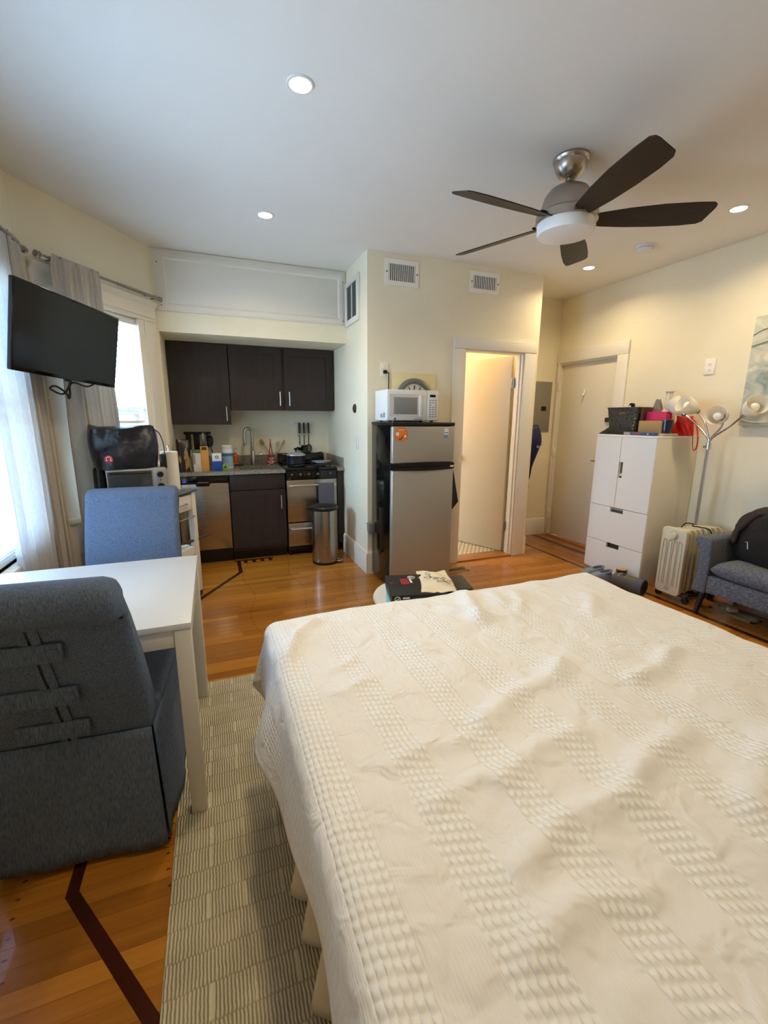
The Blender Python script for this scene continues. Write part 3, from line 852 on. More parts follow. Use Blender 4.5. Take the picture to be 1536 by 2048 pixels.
t = thing('sink', 'stainless undermount sink bowl in the granite countertop', 'sink')
b = MB(); zb = .70
b.box(SX0 - .01, SX1 + .01, SY0 - .01, SY1 + .01, zb, zb + .004)
b.box(SX0 - .01, SX0 - .005, SY0 - .01, SY1 + .01, zb, Z0 - .001); b.box(SX1 + .005, SX1 + .01, SY0 - .01, SY1 + .01, zb, Z0 - .001)
b.box(SX0 - .01, SX1 + .01, SY0 - .01, SY0 - .005, zb, Z0 - .001); b.box(SX0 - .01, SX1 + .01, SY1 + .005, SY1 + .01, zb, Z0 - .001)
part('bowl', b, STEEL, t)
part('drain', MB().lathe([(0, .006), (.04, .006), (.042, .004)], 20, (.42, 4.71, zb)), CHROME, t)
t = thing('faucet', 'tall brushed gooseneck kitchen faucet with side lever', 'faucet', (.395, 4.935, CT))
part('body', MB().lathe([(.026, 0), (.026, .006), (.022, .010), (.021, .145), (.018, .150)], 20), NICKEL, t)
dv = Vector((-.9, -.43, 0)).normalized()
neck = [Vector((0, 0, .14)), Vector((0, 0, .30))] + arc((dv.x * .045, dv.y * .045, .345), .045, PI, 0, 10, ax=dv) + [dv * .09 + Vector((0, 0, .26)), dv * .09 + Vector((0, 0, .215))]
part('spout', MB().tube(neck, .0145, 14), NICKEL, t)
part('spray_head', MB().cyl(dv * .09 + Vector((0, 0, .30)), dv * .09 + Vector((0, 0, .212)), .0165, n=16), NICKEL, t)
lv = part('lever', MB().tube([(.015, 0, .10), (.055, -.01, .108), (.075, -.012, .112), (.095, -.012, .118)], [.010, .010, .009, .007], 10), NICKEL, t)
part('lever_pin', MB().cyl((.078, -.012, .112), (.080, -.012, .185), .004, n=8), NICKEL, lv)

# ------------------------------------------------------------------ stove
t = thing('gas_stove', 'black and stainless gas stove with oven door and lower drawer', 'stove')
X0, X1, YS = .660, 1.178, 4.415
part('body', MB().box(X0, X1, YS + .02, 5.03, .06, .885), BLACK, t)
part('base_plinth', MB().box(X0 + .02, X1 - .02, YS + .06, YS + .08, .02, .10), BLACK, t)
for xx in (X0 + .03, X1 - .03):
    for yy in (YS + .07, 4.98): part('foot', MB().cyl((xx, yy, 0), (xx, yy, .06), .018, n=12), BLACK, t)
part('cooktop', MB().box(X0 - .002, X1 + .002, YS + .005, 5.03, .885, .918), BLACKG, t, 0.006)
cp = part('control_panel', MB().box(X0, X1, YS - .006, YS + .02, .800, .886), BLACKG, t, 0.003)
for i, xx in enumerate((.715, .80, .885, .975, 1.105)):
    kn = part('knob', MB().tube([(xx, YS - .006, .845), (xx, YS - .022, .845), (xx, YS - .026, .845)], [.020, .018, .012], 18), BLACK, cp)
    part('knob_mark', MB().box(xx - .0012, xx + .0012, YS - .0275, YS - .0255, .847, .862), PLATE, kn)
for xx in (.757, .845, .93, 1.02): part('scale_mark', MB().box(xx - .001, xx + .001, YS - .0075, YS - .0055, .822, .866), DKGREY, cp)
part('range_badge', MB().box(.672, .706, YS - .0075, YS - .0055, .806, .810), MATS['led_red'], cp)
od = part('oven_door', MB().box(X0 + .002, X1 - .002, YS, YS + .022, .362, .794), STEEL, t, 0.005)
def bar_handle(parent, z, x0, x1):
    hb = MB().tube(cv([(x0, YS, z), (x0 + .004, YS - .032, z), (x0 + .03, YS - .042, z), ((x0 + x1) / 2, YS - .042, z), (x1 - .03, YS - .042, z), (x1 - .004, YS - .032, z), (x1, YS, z)], 5), .0085, 10)
    part('handle', hb, CHROME, parent)
bar_handle(od, .742, .682, 1.156)
dr = part('drawer', MB().box(X0 + .002, X1 - .002, YS, YS + .022, .106, .350), STEEL, t, 0.005)
bar_handle(dr, .296, .690, 1.148)
bg = part('backguard', MB().extr([(X0, 5.03, .91), (X0, 4.96, .91), (X0, 4.975, 1.012), (X0, 4.99, 1.022), (X0, 5.03, 1.022)], (X1 - X0, 0, 0)), BLACKG, t, 0.004)
for bx, by in ((.79, 4.56), (.79, 4.80), (1.05, 4.56), (1.05, 4.80)):
    bu = part('burner', MB().lathe([(.045, .918), (.045, .926), (.030, .930), (0, .930)], 20, (bx, by, 0)), BLACK, t)
    gr = MB()
    for a in range(4):
        th = a * PI / 2 + PI / 4
        gr.bar((bx + .03 * math.cos(th), by + .03 * math.sin(th), .936), (bx + .105 * math.cos(th), by + .105 * math.sin(th), .936), .008, .010)
        gr.bar((bx + .105 * math.cos(th), by + .105 * math.sin(th), .941), (bx + .105 * math.cos(th), by + .105 * math.sin(th), .916), .008, .008)
    gr.tube(arc((bx, by, .936), .105, 0, 2 * PI, 20, (1, 0, 0), (0, 1, 0)), .004, 6, caps=False)
    part('grate', gr, BLACK, bu)
FOIL = mat('foil', srgb(205, 205, 208), 0.22, 1.0)
def crumple(m):
    N, L, b = nodes(m); nz = N.new('ShaderNodeTexNoise'); nz.inputs['Scale'].default_value = 60; bp = N.new('ShaderNodeBump'); bp.inputs['Strength'].default_value = .9
    bp.inputs['Distance'].default_value = .01
    L.new(nz.outputs[0], bp.inputs['Height']); L.new(bp.outputs[0], b.inputs['Normal'])
crumple(FOIL)
solid('foil_liner', MB().lathe([(.028, .0), (.055, .002), (.085, .010), (.098, .020), (.102, .021), (.086, .006), (.03, -.004)], 28), FOIL,
      'crumpled silver foil liner around the front right stove burner', 'foil', (1.05, 4.56, .9455))
t = thing('saucepan', 'dark saucepan with glass lid and long handle on the front left burner', 'saucepan', (.795, 4.59, .9425))
PANM = mat('pan_navy', srgb(30, 36, 46), 0.3)
part('pan', MB().lathe([(0, 0), (.088, 0), (.094, .006), (.097, .085), (.099, .088), (.095, .088), (.091, .008), (0, .006)], 32), PANM, t)
lid = part('lid', MB().lathe([(.097, .089), (.097, .094), (.086, .104), (.055, .118), (.018, .124), (0, .124)], 32), mat('lid_glass', srgb(178, 184, 182), 0.12, 0.35), t)
part('lid_rim', MB().lathe([(.094, .088), (.100, .088), (.100, .094), (.094, .095)], 32), CHROME, lid)
part('lid_knob', MB().lathe([(.010, .123), (.009, .138), (.020, .145), (.022, .155), (.014, .163), (0, .164)], 18), BLACK, lid)
part('handle', MB().tube(cv([(.095, .01, .07), (.13, .02, .078), (.20, .05, .098), (.29, .085, .108)]), [.008] + [.010] * 17 + [.008], 10, flat=.6), BLACK, t)
solid('dish_towel', MB().extr([(0, -.0545, .012), (0, -.0562, .000), (0, -.0568, -.215), (0, -.0535, -.215), (0, -.0530, .006), (0, -.042, .0135), (0, -.031, .006), (0, -.030, -.16), (0, -.0265, -.16), (0, -.0275, .012), (0, -.042, .0175)], (.162, 0, 0)), mat('towel_grey', srgb(92, 90, 98), 0.95), 'grey dish towel folded over the oven door handle', 'towel', (.972, 4.415, .742), bevel=0.0)
nodes(MATS['towel_grey'])
t = thing('trash_can', 'round stainless pedal bin with black lid standing before the stove', 'trash can', (.972, 4.14, 0))
part('base_ring', MB().lathe([(.128, 0), (.130, .004), (.130, .022), (.126, .024)], 36), BLACK, t)
part('drum', MB().lathe([(.1255, .02), (.1265, .03), (.1265, .535), (.1255, .54)], 48), STEEL, t)
part('lid', MB().lathe([(.132, .536), (.134, .542), (.134, .562), (.126, .572), (.07, .582), (0, .584)], 36), BLACK, t)
part('hinge_tab', MB().box(-.165, -.11, -.03, .03, .545, .568), BLACK, t, 0.006)
pd = part('pedal', MB().tube(cv([(.085, -.075, .018), (.125, -.095, .022), (.150, -.085, .028), (.135, -.045, .026), (.115, -.045, .02)]), .006, 8), CHROME, t)
part('pedal_pad', MB().box(.098, .148, -.092, -.050, .014, .024), BLACK, t, 0.003)

# ------------------------------------------------------------------ on the countertop
def zb_box(name, w, d, h, m, label, cat, loc, rotz=0, bev=0.002):
    return solid(name, MB().box(-w / 2, w / 2, -d / 2, d / 2, 0, h), m, label, cat, loc, rotz, bevel=bev)
CARD = mat('carton_white', srgb(206, 204, 196), 0.6)
t = thing('tea_carton', 'white carton with green top standing between dark bag and orange box', 'box', (-.152, 4.50, CT), .12)
part('carton', MB().box(-.034, .034, -.03, .03, 0, .175), CARD, t, 0.002)
part('green_band', MB().box(-.0345, .0345, -.0305, .0305, .176, .205), mat('carton_green', srgb(86, 112, 84), 0.6), t, 0.002)
part('grey_side_print', MB().box(-.0348, -.015, -.0308, -.029, .07, .165), mat('print_grey', srgb(140, 136, 132), .7), t)
t = thing('cracker_box', 'tall orange carton on the counter behind the tea carton', 'box', (-.083, 4.525, CT), .05)
part('carton', MB().box(-.034, .034, -.045, .045, 0, .235), mat('carton_orange', srgb(206, 146, 70), 0.6), t, 0.002)
part('dark_window', MB().box(-.022, .022, -.0458, -.044, .20, .23), mat('print_brown', srgb(74, 60, 44), .6), t)
part('lid_flap', MB().box(-.03, .03, -.043, .043, .2352, .243), MATS['print_brown'], t, 0.002)
t = thing('salt_box', 'small blue and white carton with round emblem on the counter', 'box', (.025, 4.515, CT), .04)
part('blue_base', MB().box(-.043, .043, -.025, .025, 0, .092), mat('carton_blue', srgb(24, 66, 150), 0.5), t, 0.002)
part('white_top', MB().box(-.043, .043, -.025, .025, .0925, .168), WHITEP, t, 0.002)
part('round_emblem', MB().cyl((0, -.0252, .132), (0, -.0266, .132), .015, n=20), mat('emblem_navy', srgb(64, 84, 120), .5), t)
part('emblem_dot', MB().cyl((0, -.0264, .132), (0, -.0272, .132), .007, n=14), WHITEP, t)
t = thing('wipes_canister', 'white cleaning wipes canister with pale blue label on the counter', 'canister', (.125, 4.70, CT))
part('body', MB().lathe([(.052, 0), (.055, .004), (.055, .19), (.053, .194)], 28), WHITEP, t)
part('label_wrap', MB().lathe([(.0555, .02), (.0556, .022), (.0556, .155), (.0555, .157)], 28), mat('label_blue', srgb(150, 186, 214), 0.5), t)
part('label_stripe', MB().lathe([(.0560, .125), (.0561, .126), (.0561, .152), (.0560, .153)], 28), mat('label_blue2', srgb(70, 128, 186), 0.5), t)
part('lid', MB().lathe([(.053, .194), (.054, .198), (.054, .225), (.048, .232), (0, .233)], 28), WHITEP, t)
t = thing('juice_carton', 'tiny lime green carton with gabled top in front of the wipes canister', 'box', (.098, 4.56, CT), -.1)
part('carton', MB().box(-.024, .024, -.02, .02, 0, .048), mat('lime', srgb(150, 196, 70), 0.5), t, 0.001)
part('gable', MB().extr([(-.024, -.02, .048), (.024, -.02, .048), (0.004, -.02, .068)], (0, .04, 0)), WHITEP, t)
part('dark_panel', MB().extr([(-.005, -.0208, .052), (.020, -.0208, .052), (.006, -.0208, .064)], (0, .001, 0)), BLACK, t)
part('face_mark', MB().box(-.008, .012, -.0208, -.0195, .022, .040), mat('dark_green', srgb(60, 92, 40), .6), t)
t = thing('soap_bottle', 'amber dish soap bottle with pump top beside the faucet', 'bottle', (.212, 4.965, CT))
part('bottle', MB().lathe([(.028, 0), (.031, .004), (.034, .06), (.030, .10), (.024, .118), (.012, .128), (.012, .134)], 22), mat('soap_amber', srgb(196, 92, 24), 0.15, coat=.4), t)
part('label', MB().lathe([(.0315, .012), (.0325, .030)], 22), mat('label_tan', srgb(196, 164, 96), .5), t)
part('pump', MB().tube([(0, 0, .134), (0, 0, .165), (0, 0, .170), (.0, 0, .180), (.012, -.006, .184), (.030, -.012, .180)], [.012, .009, .005, .010, .007, .005], 12), mat('pump_clear', srgb(196, 192, 184), .3), t)
solid('sponge', MB().box(-.045, .045, -.03, .03, 0, .02), mat('sponge_dark', srgb(64, 58, 50), .9), 'dark sponge lying beside the sink under the soap bottle', 'sponge', (.245, 4.902, CT), bevel=.004)
t = thing('utensil_jar', 'clear glass jar holding wooden spoons behind the red wire tree', 'jar', (.632, 4.985, CT))
part('glass', MB().lathe([(0, .004), (.048, .004), (.05, .01), (.053, .125), (.055, .13), (.052, .13), (.0475, .012), (0, .008)], 24), GLASSC, t)
def spoon(p, q, label, m, bowl=.024, flat=.8):
    p, q = Vector(p), Vector(q); d = (q - p).normalized(); n = 10
    pts = [p + (q - p) * i / n for i in range(n + 1)] + [q + d * .012, q + d * .03, q + d * .05, q + d * .065, q + d * .07]
    rs = [.0055] * (n + 1) + [bowl * .7, bowl, bowl * .95, bowl * .55, .004]
    return solid('wooden_spoon', MB().tube(pts, rs, 12, flat=flat), m, label, 'spoon')
BEECH = mat('beech', srgb(176, 132, 82), 0.6)
spoon((.648, 4.992, CT + .018), (.525, 5.03, CT + .21), 'wooden spoon leaning left out of the utensil jar', BEECH)
spoon((.615, 4.978, CT + .018), (.715, 5.01, CT + .20), 'narrow wooden spatula leaning right out of the utensil jar', BEECH, .014)
spoon((.632, 5.005, CT + .018), (.665, 5.04, CT + .18), 'clear plastic spoon standing upright in the utensil jar', mat('spoon_clear', srgb(196, 190, 178), .25), .018)
t = thing('wire_tower', 'small red wire tower ornament in front of the utensil jar', 'ornament', (.578, 4.905, CT))
REDM = mat('red_enamel', srgb(150, 34, 34), 0.35)
twr = MB()
for sx in (-1, 1):
    for sy in (-1, 1): twr.tube(cv([(sx * .045, sy * .035, 0), (sx * .032, sy * .026, .06), (sx * .016, sy * .013, .13), (sx * .006, sy * .005, .20), (0, 0, .255)]), .004, 6)
part('struts', twr, REDM, t)
rg = MB()
for z, a, b in ((.035, .039, .031), (.075, .029, .023), (.12, .018, .015)):
    rg.tube([(a, b, z), (-a, b, z), (-a, -b, z), (a, -b, z), (a, b, z)], .003, 6)
for z0_, z1_, a0_, a1_ in ((.002, .035, .044, .038), (.035, .075, .038, .029)):
    rg.tube([(-a0_, -.034, z0_), (a1_, -.027, z1_)], .003, 6); rg.tube([(a0_, -.034, z0_), (-a1_, -.027, z1_)], .003, 6)
part('cross_wires', rg, mat('wire_pink', srgb(200, 150, 140), .35, .5), t)
part('top_loop', MB().tube(arc((0, 0, .265), .010, 0, 2 * PI, 14), .003, 6, caps=False), REDM, t)
part('red_card', MB().box(-.036, .0, .0, .002, .003, .11), REDM, t)

# dark foil coffee bag
BAGM = mat('foil_bag', srgb(34, 22, 14), 0.28)
add_noise(BAGM, srgb(168, 136, 88), (24, 24, 6), 3, .52, .60)
def pouch(name, w, d, h, m, label, loc, rotz, seed):
    r = random.Random(seed)
    ph = [r.uniform(0, 6.28) for _ in range(6)]
    def fn(u, v):
        th = 2 * PI * u
        sq = 1.0 / max(abs(math.cos(th)), abs(math.sin(th))) ** .75
        pinch = 1 - .75 * max(0, (v - .72) / .28)
        x = math.cos(th) * w / 2 * sq * (1 + .04 * math.sin(9 * v + ph[0])); y = math.sin(th) * d / 2 * sq * pinch * (1 + .10 * math.sin(6 * v + 3 * th + ph[1]))
        return (x, y, h * v + .006 * math.sin(3 * th + ph[2]) * v)
    mb = MB(); mb.grid(fn, 28, 18, True)
    n = 28; mb.f.append(tuple(range(n - 1, -1, -1))); k = len(mb.v); mb.f.append(tuple(range(k - n, k)))
    return solid(name, mb, m, label, 'bag', loc, rotz, smooth=1.0)
pouch('coffee_bag', .115, .09, .295, BAGM, 'large dark foil bag with tan streaks at the left end of the counter', (-.262, 4.53, CT), .1, 4)
t = thing('knife_rack', 'black magnetic knife strip with blades on the wall above the counter', 'knife rack', (-.215, YB, 1.245))
part('strip', MB().box(-.06, .20, -.018, -.0005, -.012, .012), BLACK, t, .002)
for i, (xx, ww, hh, mm) in enumerate(((-.02, .05, .17, BLACK), (.06, .06, .20, BLACK), (.125, .026, .16, STEEL), (.165, .02, .15, BLACK))):
    part('knife', MB().box(xx - ww / 2, xx + ww / 2, -.022, -.018, -hh, .01), mm, t, .001)
t = thing('slotted_ladle', 'black plastic ladle leaning upright behind the orange box', 'utensil', (-.025, 4.93, CT))
part('bowl', MB().tube([(.0, .06, .20), (.0, .065, .22), (0, .07, .25), (0, .075, .29), (0, .08, .31), (0, .083, .317)], [.012, .026, .031, .030, .018, .004], 16, flat=.35), BLACK, t)
part('shaft', MB().tube([(.05, .0, .0), (.0, .06, .205)], .006, 8), BLACK, t)

# utensils hanging on a wall rail
t = thing('utensil_rail', 'white plastic hook rail on the kitchen wall above the stove', 'hook rail', (.865, YB, 1.335))
part('bar', MB().box(0, .215, -.010, -.0005, 0, .034), WHITEP, t, .003)
for xx in (.02, .058, .109, .160): part('hook', MB().tube([(xx, -.010, .02), (xx, -.020, .014), (xx, -.024, .02)], .003, 6), NICKEL, t)
def hang(x, label, kind):
    t = thing('hanging_utensil', label, 'utensil', (x, YB - .028, 1.345), group='black utensils on the wall rail')
    part('grip', MB().tube([(0, 0, .012), (0, 0, 0), (0, 0, -.05), (0, 0, -.105), (0, 0, -.112)], [.006, .014, .017, .015, .008], 12, flat=.7), BLACK, t)
    part('ferrule', MB().cyl((0, 0, -.110), (0, 0, -.118), .0085, n=10), CHROME, t)
    part('shaft', MB().tube([(0, 0, -.115), (0, 0, -.235)], .0055, 8), BLACK, t)
    if kind == 'ladle': part('bowl', MB().lathe([(0, -.040), (.022, -.036), (.038, -.020), (.044, 0), (.042, 0), (.034, -.018), (.0, -.034)], 20, (0, -.01, -.262)), BLACK, t)
    elif kind == 'turner':
        m_ = MB()
        for q in range(5): m_.box(-.036 + q * .0155, -.026 + q * .0155, -.003, .0, -.325, -.262)
        m_.box(-.036, .036, -.003, 0, -.262, -.240); m_.box(-.036, .036, -.003, 0, -.335, -.325)
        part('blade', m_, BLACK, t)
    else:
        m_ = MB(); m_.tube(arc((0, 0, -.278), .034, 0, 2 * PI, 20, (.85, 0, 0), (0, 0, 1.3)), .006, 8, caps=False)
        for q in (-.012, .0, .012): m_.box(q - .003, q + .003, -.003, .001, -.315, -.24)
        part('bowl', m_, BLACK, t)
hang(.923, 'black ladle hanging leftmost on the wall rail', 'ladle')
hang(.974, 'black slotted turner hanging in the middle of the wall rail', 'turner')
hang(1.025, 'black slotted spoon hanging rightmost on the wall rail', 'spoon')

# switches on the kitchen side wall
t = thing('dimmer_dial', 'small dark oval dial on the white kitchen side wall', 'switch', (XK, 4.01, 1.497))
part('dial', MB(frame((0, 1, 0), (0, 0, 1), (-1, 0, 0), (0, 0, 0))).lathe([(.036, 0.0005), (.036, .014), (.030, .020), (0, .022)], 24, sx=.8, sy=1.1), mat('dial_brown', srgb(58, 44, 40), .35), t)
part('button', MB(frame((0, 1, 0), (0, 0, 1), (-1, 0, 0), (0, 0, 0))).lathe([(.010, .022), (.010, .026), (0, .026)], 14), BLACK, t)
t = thing('light_switch', 'white light switch plate on the kitchen side wall below the dial', 'switch', (XK, 3.96, 1.185))
part('plate', MB().box(-.006, -.0005, -.036, .036, -.06, .06), WHITEP, t, .002)
part('toggle', MB().box(-.016, -.006, -.006, .006, -.012, .014), WHITEP, t, .002)
# ------------------------------------------------------------------ white kitchen cart under the corner window
CZ = 0.872
CM = frame(DD, -NN, (0, 0, 1), PA + DD * 0.415 + NN * 0.53)       # x along the wall, y towards the wall, z up
CW, CD = 0.60, 0.35
t = thing('kitchen_cart', 'white wooden kitchen cart with grey steel top beneath the corner window', 'kitchen cart')
part('steel_top', MB(CM).box(-.015, CW + .015, -.012, CD + .012, CZ - .022, CZ), mat('cart_steel', srgb(150, 152, 152), .35, .8), t, .004)
for xx in (0, CW - .045):
    for yy in (0, CD - .045):
        lg = part('leg', MB(CM).box(xx, xx + .045, yy, yy + .045, .05, CZ - .023), WHITE, t, .003)
        part('caster', MB(CM).cyl((xx + .022, yy + .008, .026), (xx + .022, yy + .038, .026), .026, n=16), DKGREY, lg)
part('side_rail', MB(CM).box(.012, .030, .045, CD - .045, CZ - .14, CZ - .023), WHITE, t)
part('side_rail', MB(CM).box(CW - .030, CW - .012, .045, CD - .045, CZ - .14, CZ - .023), WHITE, t)
part('back_rail', MB(CM).box(.045, CW - .045, CD - .035, CD - .017, CZ - .14, CZ - .023), WHITE, t)
for a, b in ((.050, CW / 2 - .004), (CW / 2 + .004, CW - .050)):
    dw = part('drawer', MB(CM).box(a, b, .004, .022, CZ - .155, CZ - .040), WHITE, t, .002)
    part('drawer_pull', MB(CM).tube([((a + b) / 2 - .05, .004, CZ - .10), ((a + b) / 2 - .05, -.018, CZ - .10), ((a + b) / 2 + .05, -.018, CZ - .10), ((a + b) / 2 + .05, .004, CZ - .10)], .005, 8), NICKEL, dw)
for z in (.150, .420):
    sh = MB(CM)
    for q in range(6):
        y0 = .015 + q * .054; sh.box(.045 if q in (0, 5) else .02, CW - .045 if q in (0, 5) else CW - .02, y0, y0 + .044, z - .016, z)
    part('slatted_shelf', sh, WHITE, t)
    part('shelf_rail', MB(CM).box(.045, CW - .045, .008, .020, z - .06, z - .002), WHITE, t)
part('towel_bar', MB(CM).tube([(.05, .0, .665), (.05, -.018, .665), (CW - .05, -.018, .665), (CW - .05, 0, .665)], .005, 8), NICKEL, t)

def on_cart(x, y, z=CZ): return CM @ Vector((x, y, z))
CR = math.atan2(DD.y, DD.x)
t = thing('paper_towel', 'white paper towel roll on an upright chrome holder at the cart end', 'paper towel', on_cart(.125, .10))
part('holder_base', MB().lathe([(.062, 0), (.062, .006), (.056, .010), (0, .010)], 28), CHROME, t)
part('roll', MB().lathe([(.018, .012), (.058, .012), (.058, .288), (.018, .288), (.018, .012)], 32), mat('paper_white', srgb(236, 234, 230), .95), t)
part('holder_post', MB().cyl((0, 0, .01), (0, 0, .318), .005, n=10), CHROME, t)
part('post_tip', MB().lathe([(.004, .316), (.011, .322), (.011, .330), (0, .338)], 14), CHROME, t)
# toaster oven
TM = frame((-.98, -.20, 0), (-.20, .98, 0), (0, 0, 1), (-.500, 3.375, CZ))      # turned towards the room
t = thing('toaster_oven', 'silver toaster oven with two knobs on the cart under the black bag', 'toaster oven')
part('shell', MB(TM).box(-.175, .175, -.11, .12, .018, .205), STEELV, t, .010)
part('door_glass', MB(TM).box(-.085, .170, -.117, -.109, .040, .190), mat('oven_glass', srgb(66, 70, 70), .1, .2), t, .003)
part('door_handle', MB(TM).tube([(-.07, -.117, .180), (-.07, -.138, .180), (.155, -.138, .180), (.155, -.117, .180)], .006, 8), BLACK, t)
part('control_face', MB(TM).box(-.172, -.095, -.117, -.109, .025, .200), STEELV, t, .003)
for z in (.160, .082):
    kb = part('knob', MB(TM).cyl((-.134, -.117, z), (-.134, -.136, z), .021, .018, 18), BLACK, t)
part('lamp', MB(TM).cyl((-.134, -.117, .122), (-.134, -.120, .122), .005, n=10), DKGREY, t)
for xx in (-.15, .15):
    for yy in (-.08, .09): part('foot', MB(TM).cyl((xx, yy, 0), (xx, yy, .02), .014, n=10), BLACK, t)
# black tote bag with a round red emblem
BM_ = TM @ Matrix.Translation((.045, .0, .206))
t = thing('tote_bag', 'glossy black tote bag with a round red emblem on top of the toaster oven', 'bag')
TOTE = mat('tote_black', srgb(15, 16, 21), .32)
add_noise(TOTE, srgb(30, 32, 42), (7, 7, 7), 3, .45, .62, .5, (11, 11, 11), dist=.03)
def tote(u, v):
    th = 2 * PI * u
    c, s = math.cos(th), math.sin(th)
    sq = (abs(c) ** 3.2 + abs(s) ** 3.2) ** (-1 / 3.2)
    w = .180 + .018 * math.sin(v * 3) + .004 * math.sin(7 * th); d = .125 - .035 * v + .010 * math.sin(5 * th + 4 * v)
    z = .262 * v + v * (.014 * math.sin(2 * th + .6) + .006 * math.sin(5 * th))
    return BM_ @ Vector((c * sq * w + .008 * v, s * sq * d + .01 * math.sin(6 * v + 2 * th), z + .001))
mb = MB(); mb.grid(tote, 44, 16, True); n_ = 44
mb.f.append(tuple(range(n_ - 1, -1, -1))); k_ = len(mb.v); mb.f.append(tuple(range(k_ - n_, k_)))
part('bag_body', mb, TOTE, t, smooth=1.2)
em = part('emblem', MB(BM_).tube([(.105, -.105, .068), (.105, -.135, .068)], [.0245, .0245], 26), mat('emblem_red', srgb(176, 34, 44), .5), t)
om = [(.105 + .013 * math.cos(a), -.1365, .071 + .0125 * math.sin(a)) for a in [(-62 + i * (304 / 18)) * PI / 180 for i in range(19)]]
om = [(.105 + .018, -.1365, .0585)] + om[:1] + om[1:-1] + om[-1:] + [(.105 - .018, -.1365, .0585)]
part('emblem_sign', MB(BM_).tube(om, .0026, 6), WHITEP, em)
part('zip_edge', MB(BM_).tube([(-.178, -.06, .04), (-.186, -.06, .14), (-.182, -.05, .24)], .006, 8), mat('zip_lilac', srgb(120, 110, 150), .5), t)
part('strap', MB(BM_).tube(cv([(-.176, -.05, .25), (-.205, -.055, .22), (-.222, -.055, .15), (-.222, -.06, .08), (-.205, -.06, .02)]), .007, 8, flat=.5), BLACK, t)
part('strap_buckle', MB(BM_).box(-.232, -.190, -.075, -.045, -.015, .085), BLACK, t, .008)
# knife block behind the paper roll
KM = CM @ Matrix.Translation((.165, .255, CZ))
t = thing('knife_block', 'wooden knife block full of black handled knives behind the paper towel', 'knife block')
part('block', MB(KM).extr([(-.05, -.075, 0), (-.05, .065, 0), (-.05, .075, .17), (-.05, .01, .205)], (.10, 0, 0)), BEECH, t, .004)
for i in range(3):
    for j in range(2):
        x = -.03 + i * .03; y = .02 + j * .04
        part('knife_handle', MB(KM).bar((x, y - .01, .18), (x, y - .055 , .275 + .015 * i), .016, .022), BLACK, t, .004)
solid('coffee_grinder', MB(CM).tube([(.555, .300, CZ), (.555, .300, CZ + .005), (.555, .300, CZ + .14), (.555, .300, CZ + .20), (.555, .300, CZ + .215)], [.034, .036, .036, .033, .02], 24), BLACK, 'black cylindrical coffee grinder on the cart left of the toaster oven', 'appliance')
t = thing('food_tub', 'clear plastic tub with a blue label on the middle cart shelf', 'container', on_cart(.150, .17, .422))
part('tub', MB().lathe([(.058, 0), (.062, .004), (.072, .105), (.076, .108), (.076, .113), (.070, .113), (.060, .006), (0, .004)], 28), mat('tub_grey', srgb(150, 156, 156), .25), t)
part('label', MB().lathe([(.0675, .045), (.0680, .05), (.0725, .088), (.0725, .092)], 28), mat('label_cobalt', srgb(44, 84, 140), .5), t)
pouch('snack_bag', .13, .08, .11, mat('clear_bag', srgb(150, 138, 118), .3), 'crinkled tan plastic bag lying behind the tub on the cart shelf', on_cart(.19, .285, .422), CR, 9)
t = thing('frying_pan', 'black frying pan resting on the middle cart shelf, handle sticking out', 'frying pan', on_cart(.36, .15, .422))
part('pan', MB().lathe([(0, 0), (.095, 0), (.12, .035), (.123, .036), (.098, .004), (0, .004)], 28), BLACK, t)
hd = (on_cart(-.10, -.03, .485) - on_cart(.36, .15, .422))
part('handle', MB().tube([hd * .30 + Vector((0, 0, .01)), hd * .6, hd * 1.0], [.010, .016, .013], 10, flat=.55), mat('bakelite', srgb(48, 30, 24), .5), t)

# ------------------------------------------------------------------ refrigerator, microwave, clock
t = thing('refrigerator', 'slim silver refrigerator with black sides and top freezer', 'refrigerator', (1.283, 3.15, 0))
FW = .545
part('cabinet', MB().box(.004, FW - .004, .052, .478, .03, 1.352), BLACKG, t, .006)
part('top_cap', MB().box(0, FW, .0, .485, 1.352, 1.380), BLACK, t, .008)
ud = part('freezer_door', MB().box(0, FW, 0, .048, 1.062, 1.350), STEELV, t, .012, seg=3)
ld = part('fridge_door', MB().box(0, FW, 0, .048, .05, 1.012), STEELV, t, .012, seg=3)
def grip(z0, z1, bulge, sgn):
    n = 16; poly_t = []
    for i in range(n + 1):
        u = i / n; poly_t.append((u * FW, z0 + (z1 - z0) * .0 + 0))
    mb = MB()
    def fn(u, v):
        b = math.sin(PI * u) * bulge
        za, zb2 = (z0, z1 + b) if sgn > 0 else (z0 - b, z1)
        return (u * FW, -.004 - .010 * math.sin(PI * u), za + (zb2 - za) * v)
    mb.grid(fn, 20, 4)
    def fb(u, v):
        p = fn(u, v); return (p[0], .03, p[2])
    k = len(mb.v); mb.grid(fb, 20, 4)
    w = 21
    for i in range(20):
        mb.f.append((i, i + 1, k + i + 1, k + i)); mb.f.append((4 * w + i, 4 * w + i + 1, k + 4 * w + i + 1, k + 4 * w + i))
    for j in range(4):
        mb.f.append((j * w, (j + 1) * w, k + (j + 1) * w, k + j * w)); mb.f.append((j * w + 20, (j + 1) * w + 20, k + (j + 1) * w + 20, k + j * w + 20))
    return mb
part('grip_upper', grip(1.040, 1.060, .010, 1), BLACKG, ud)
part('grip_lower', grip(1.014, 1.034, .010, -1), BLACKG, ld)
part('badge', MB().tube([(.505, -.010, 1.030), (.535, -.008, 1.030)], .003, 6), CHROME, ld)
part('gasket', MB().box(.01, FW - .01, .046, .056, .05, 1.35), DKGREY, t)
part('kick_plate', MB().box(.01, FW - .01, .02, .05, .005, .045), BLACK, t)
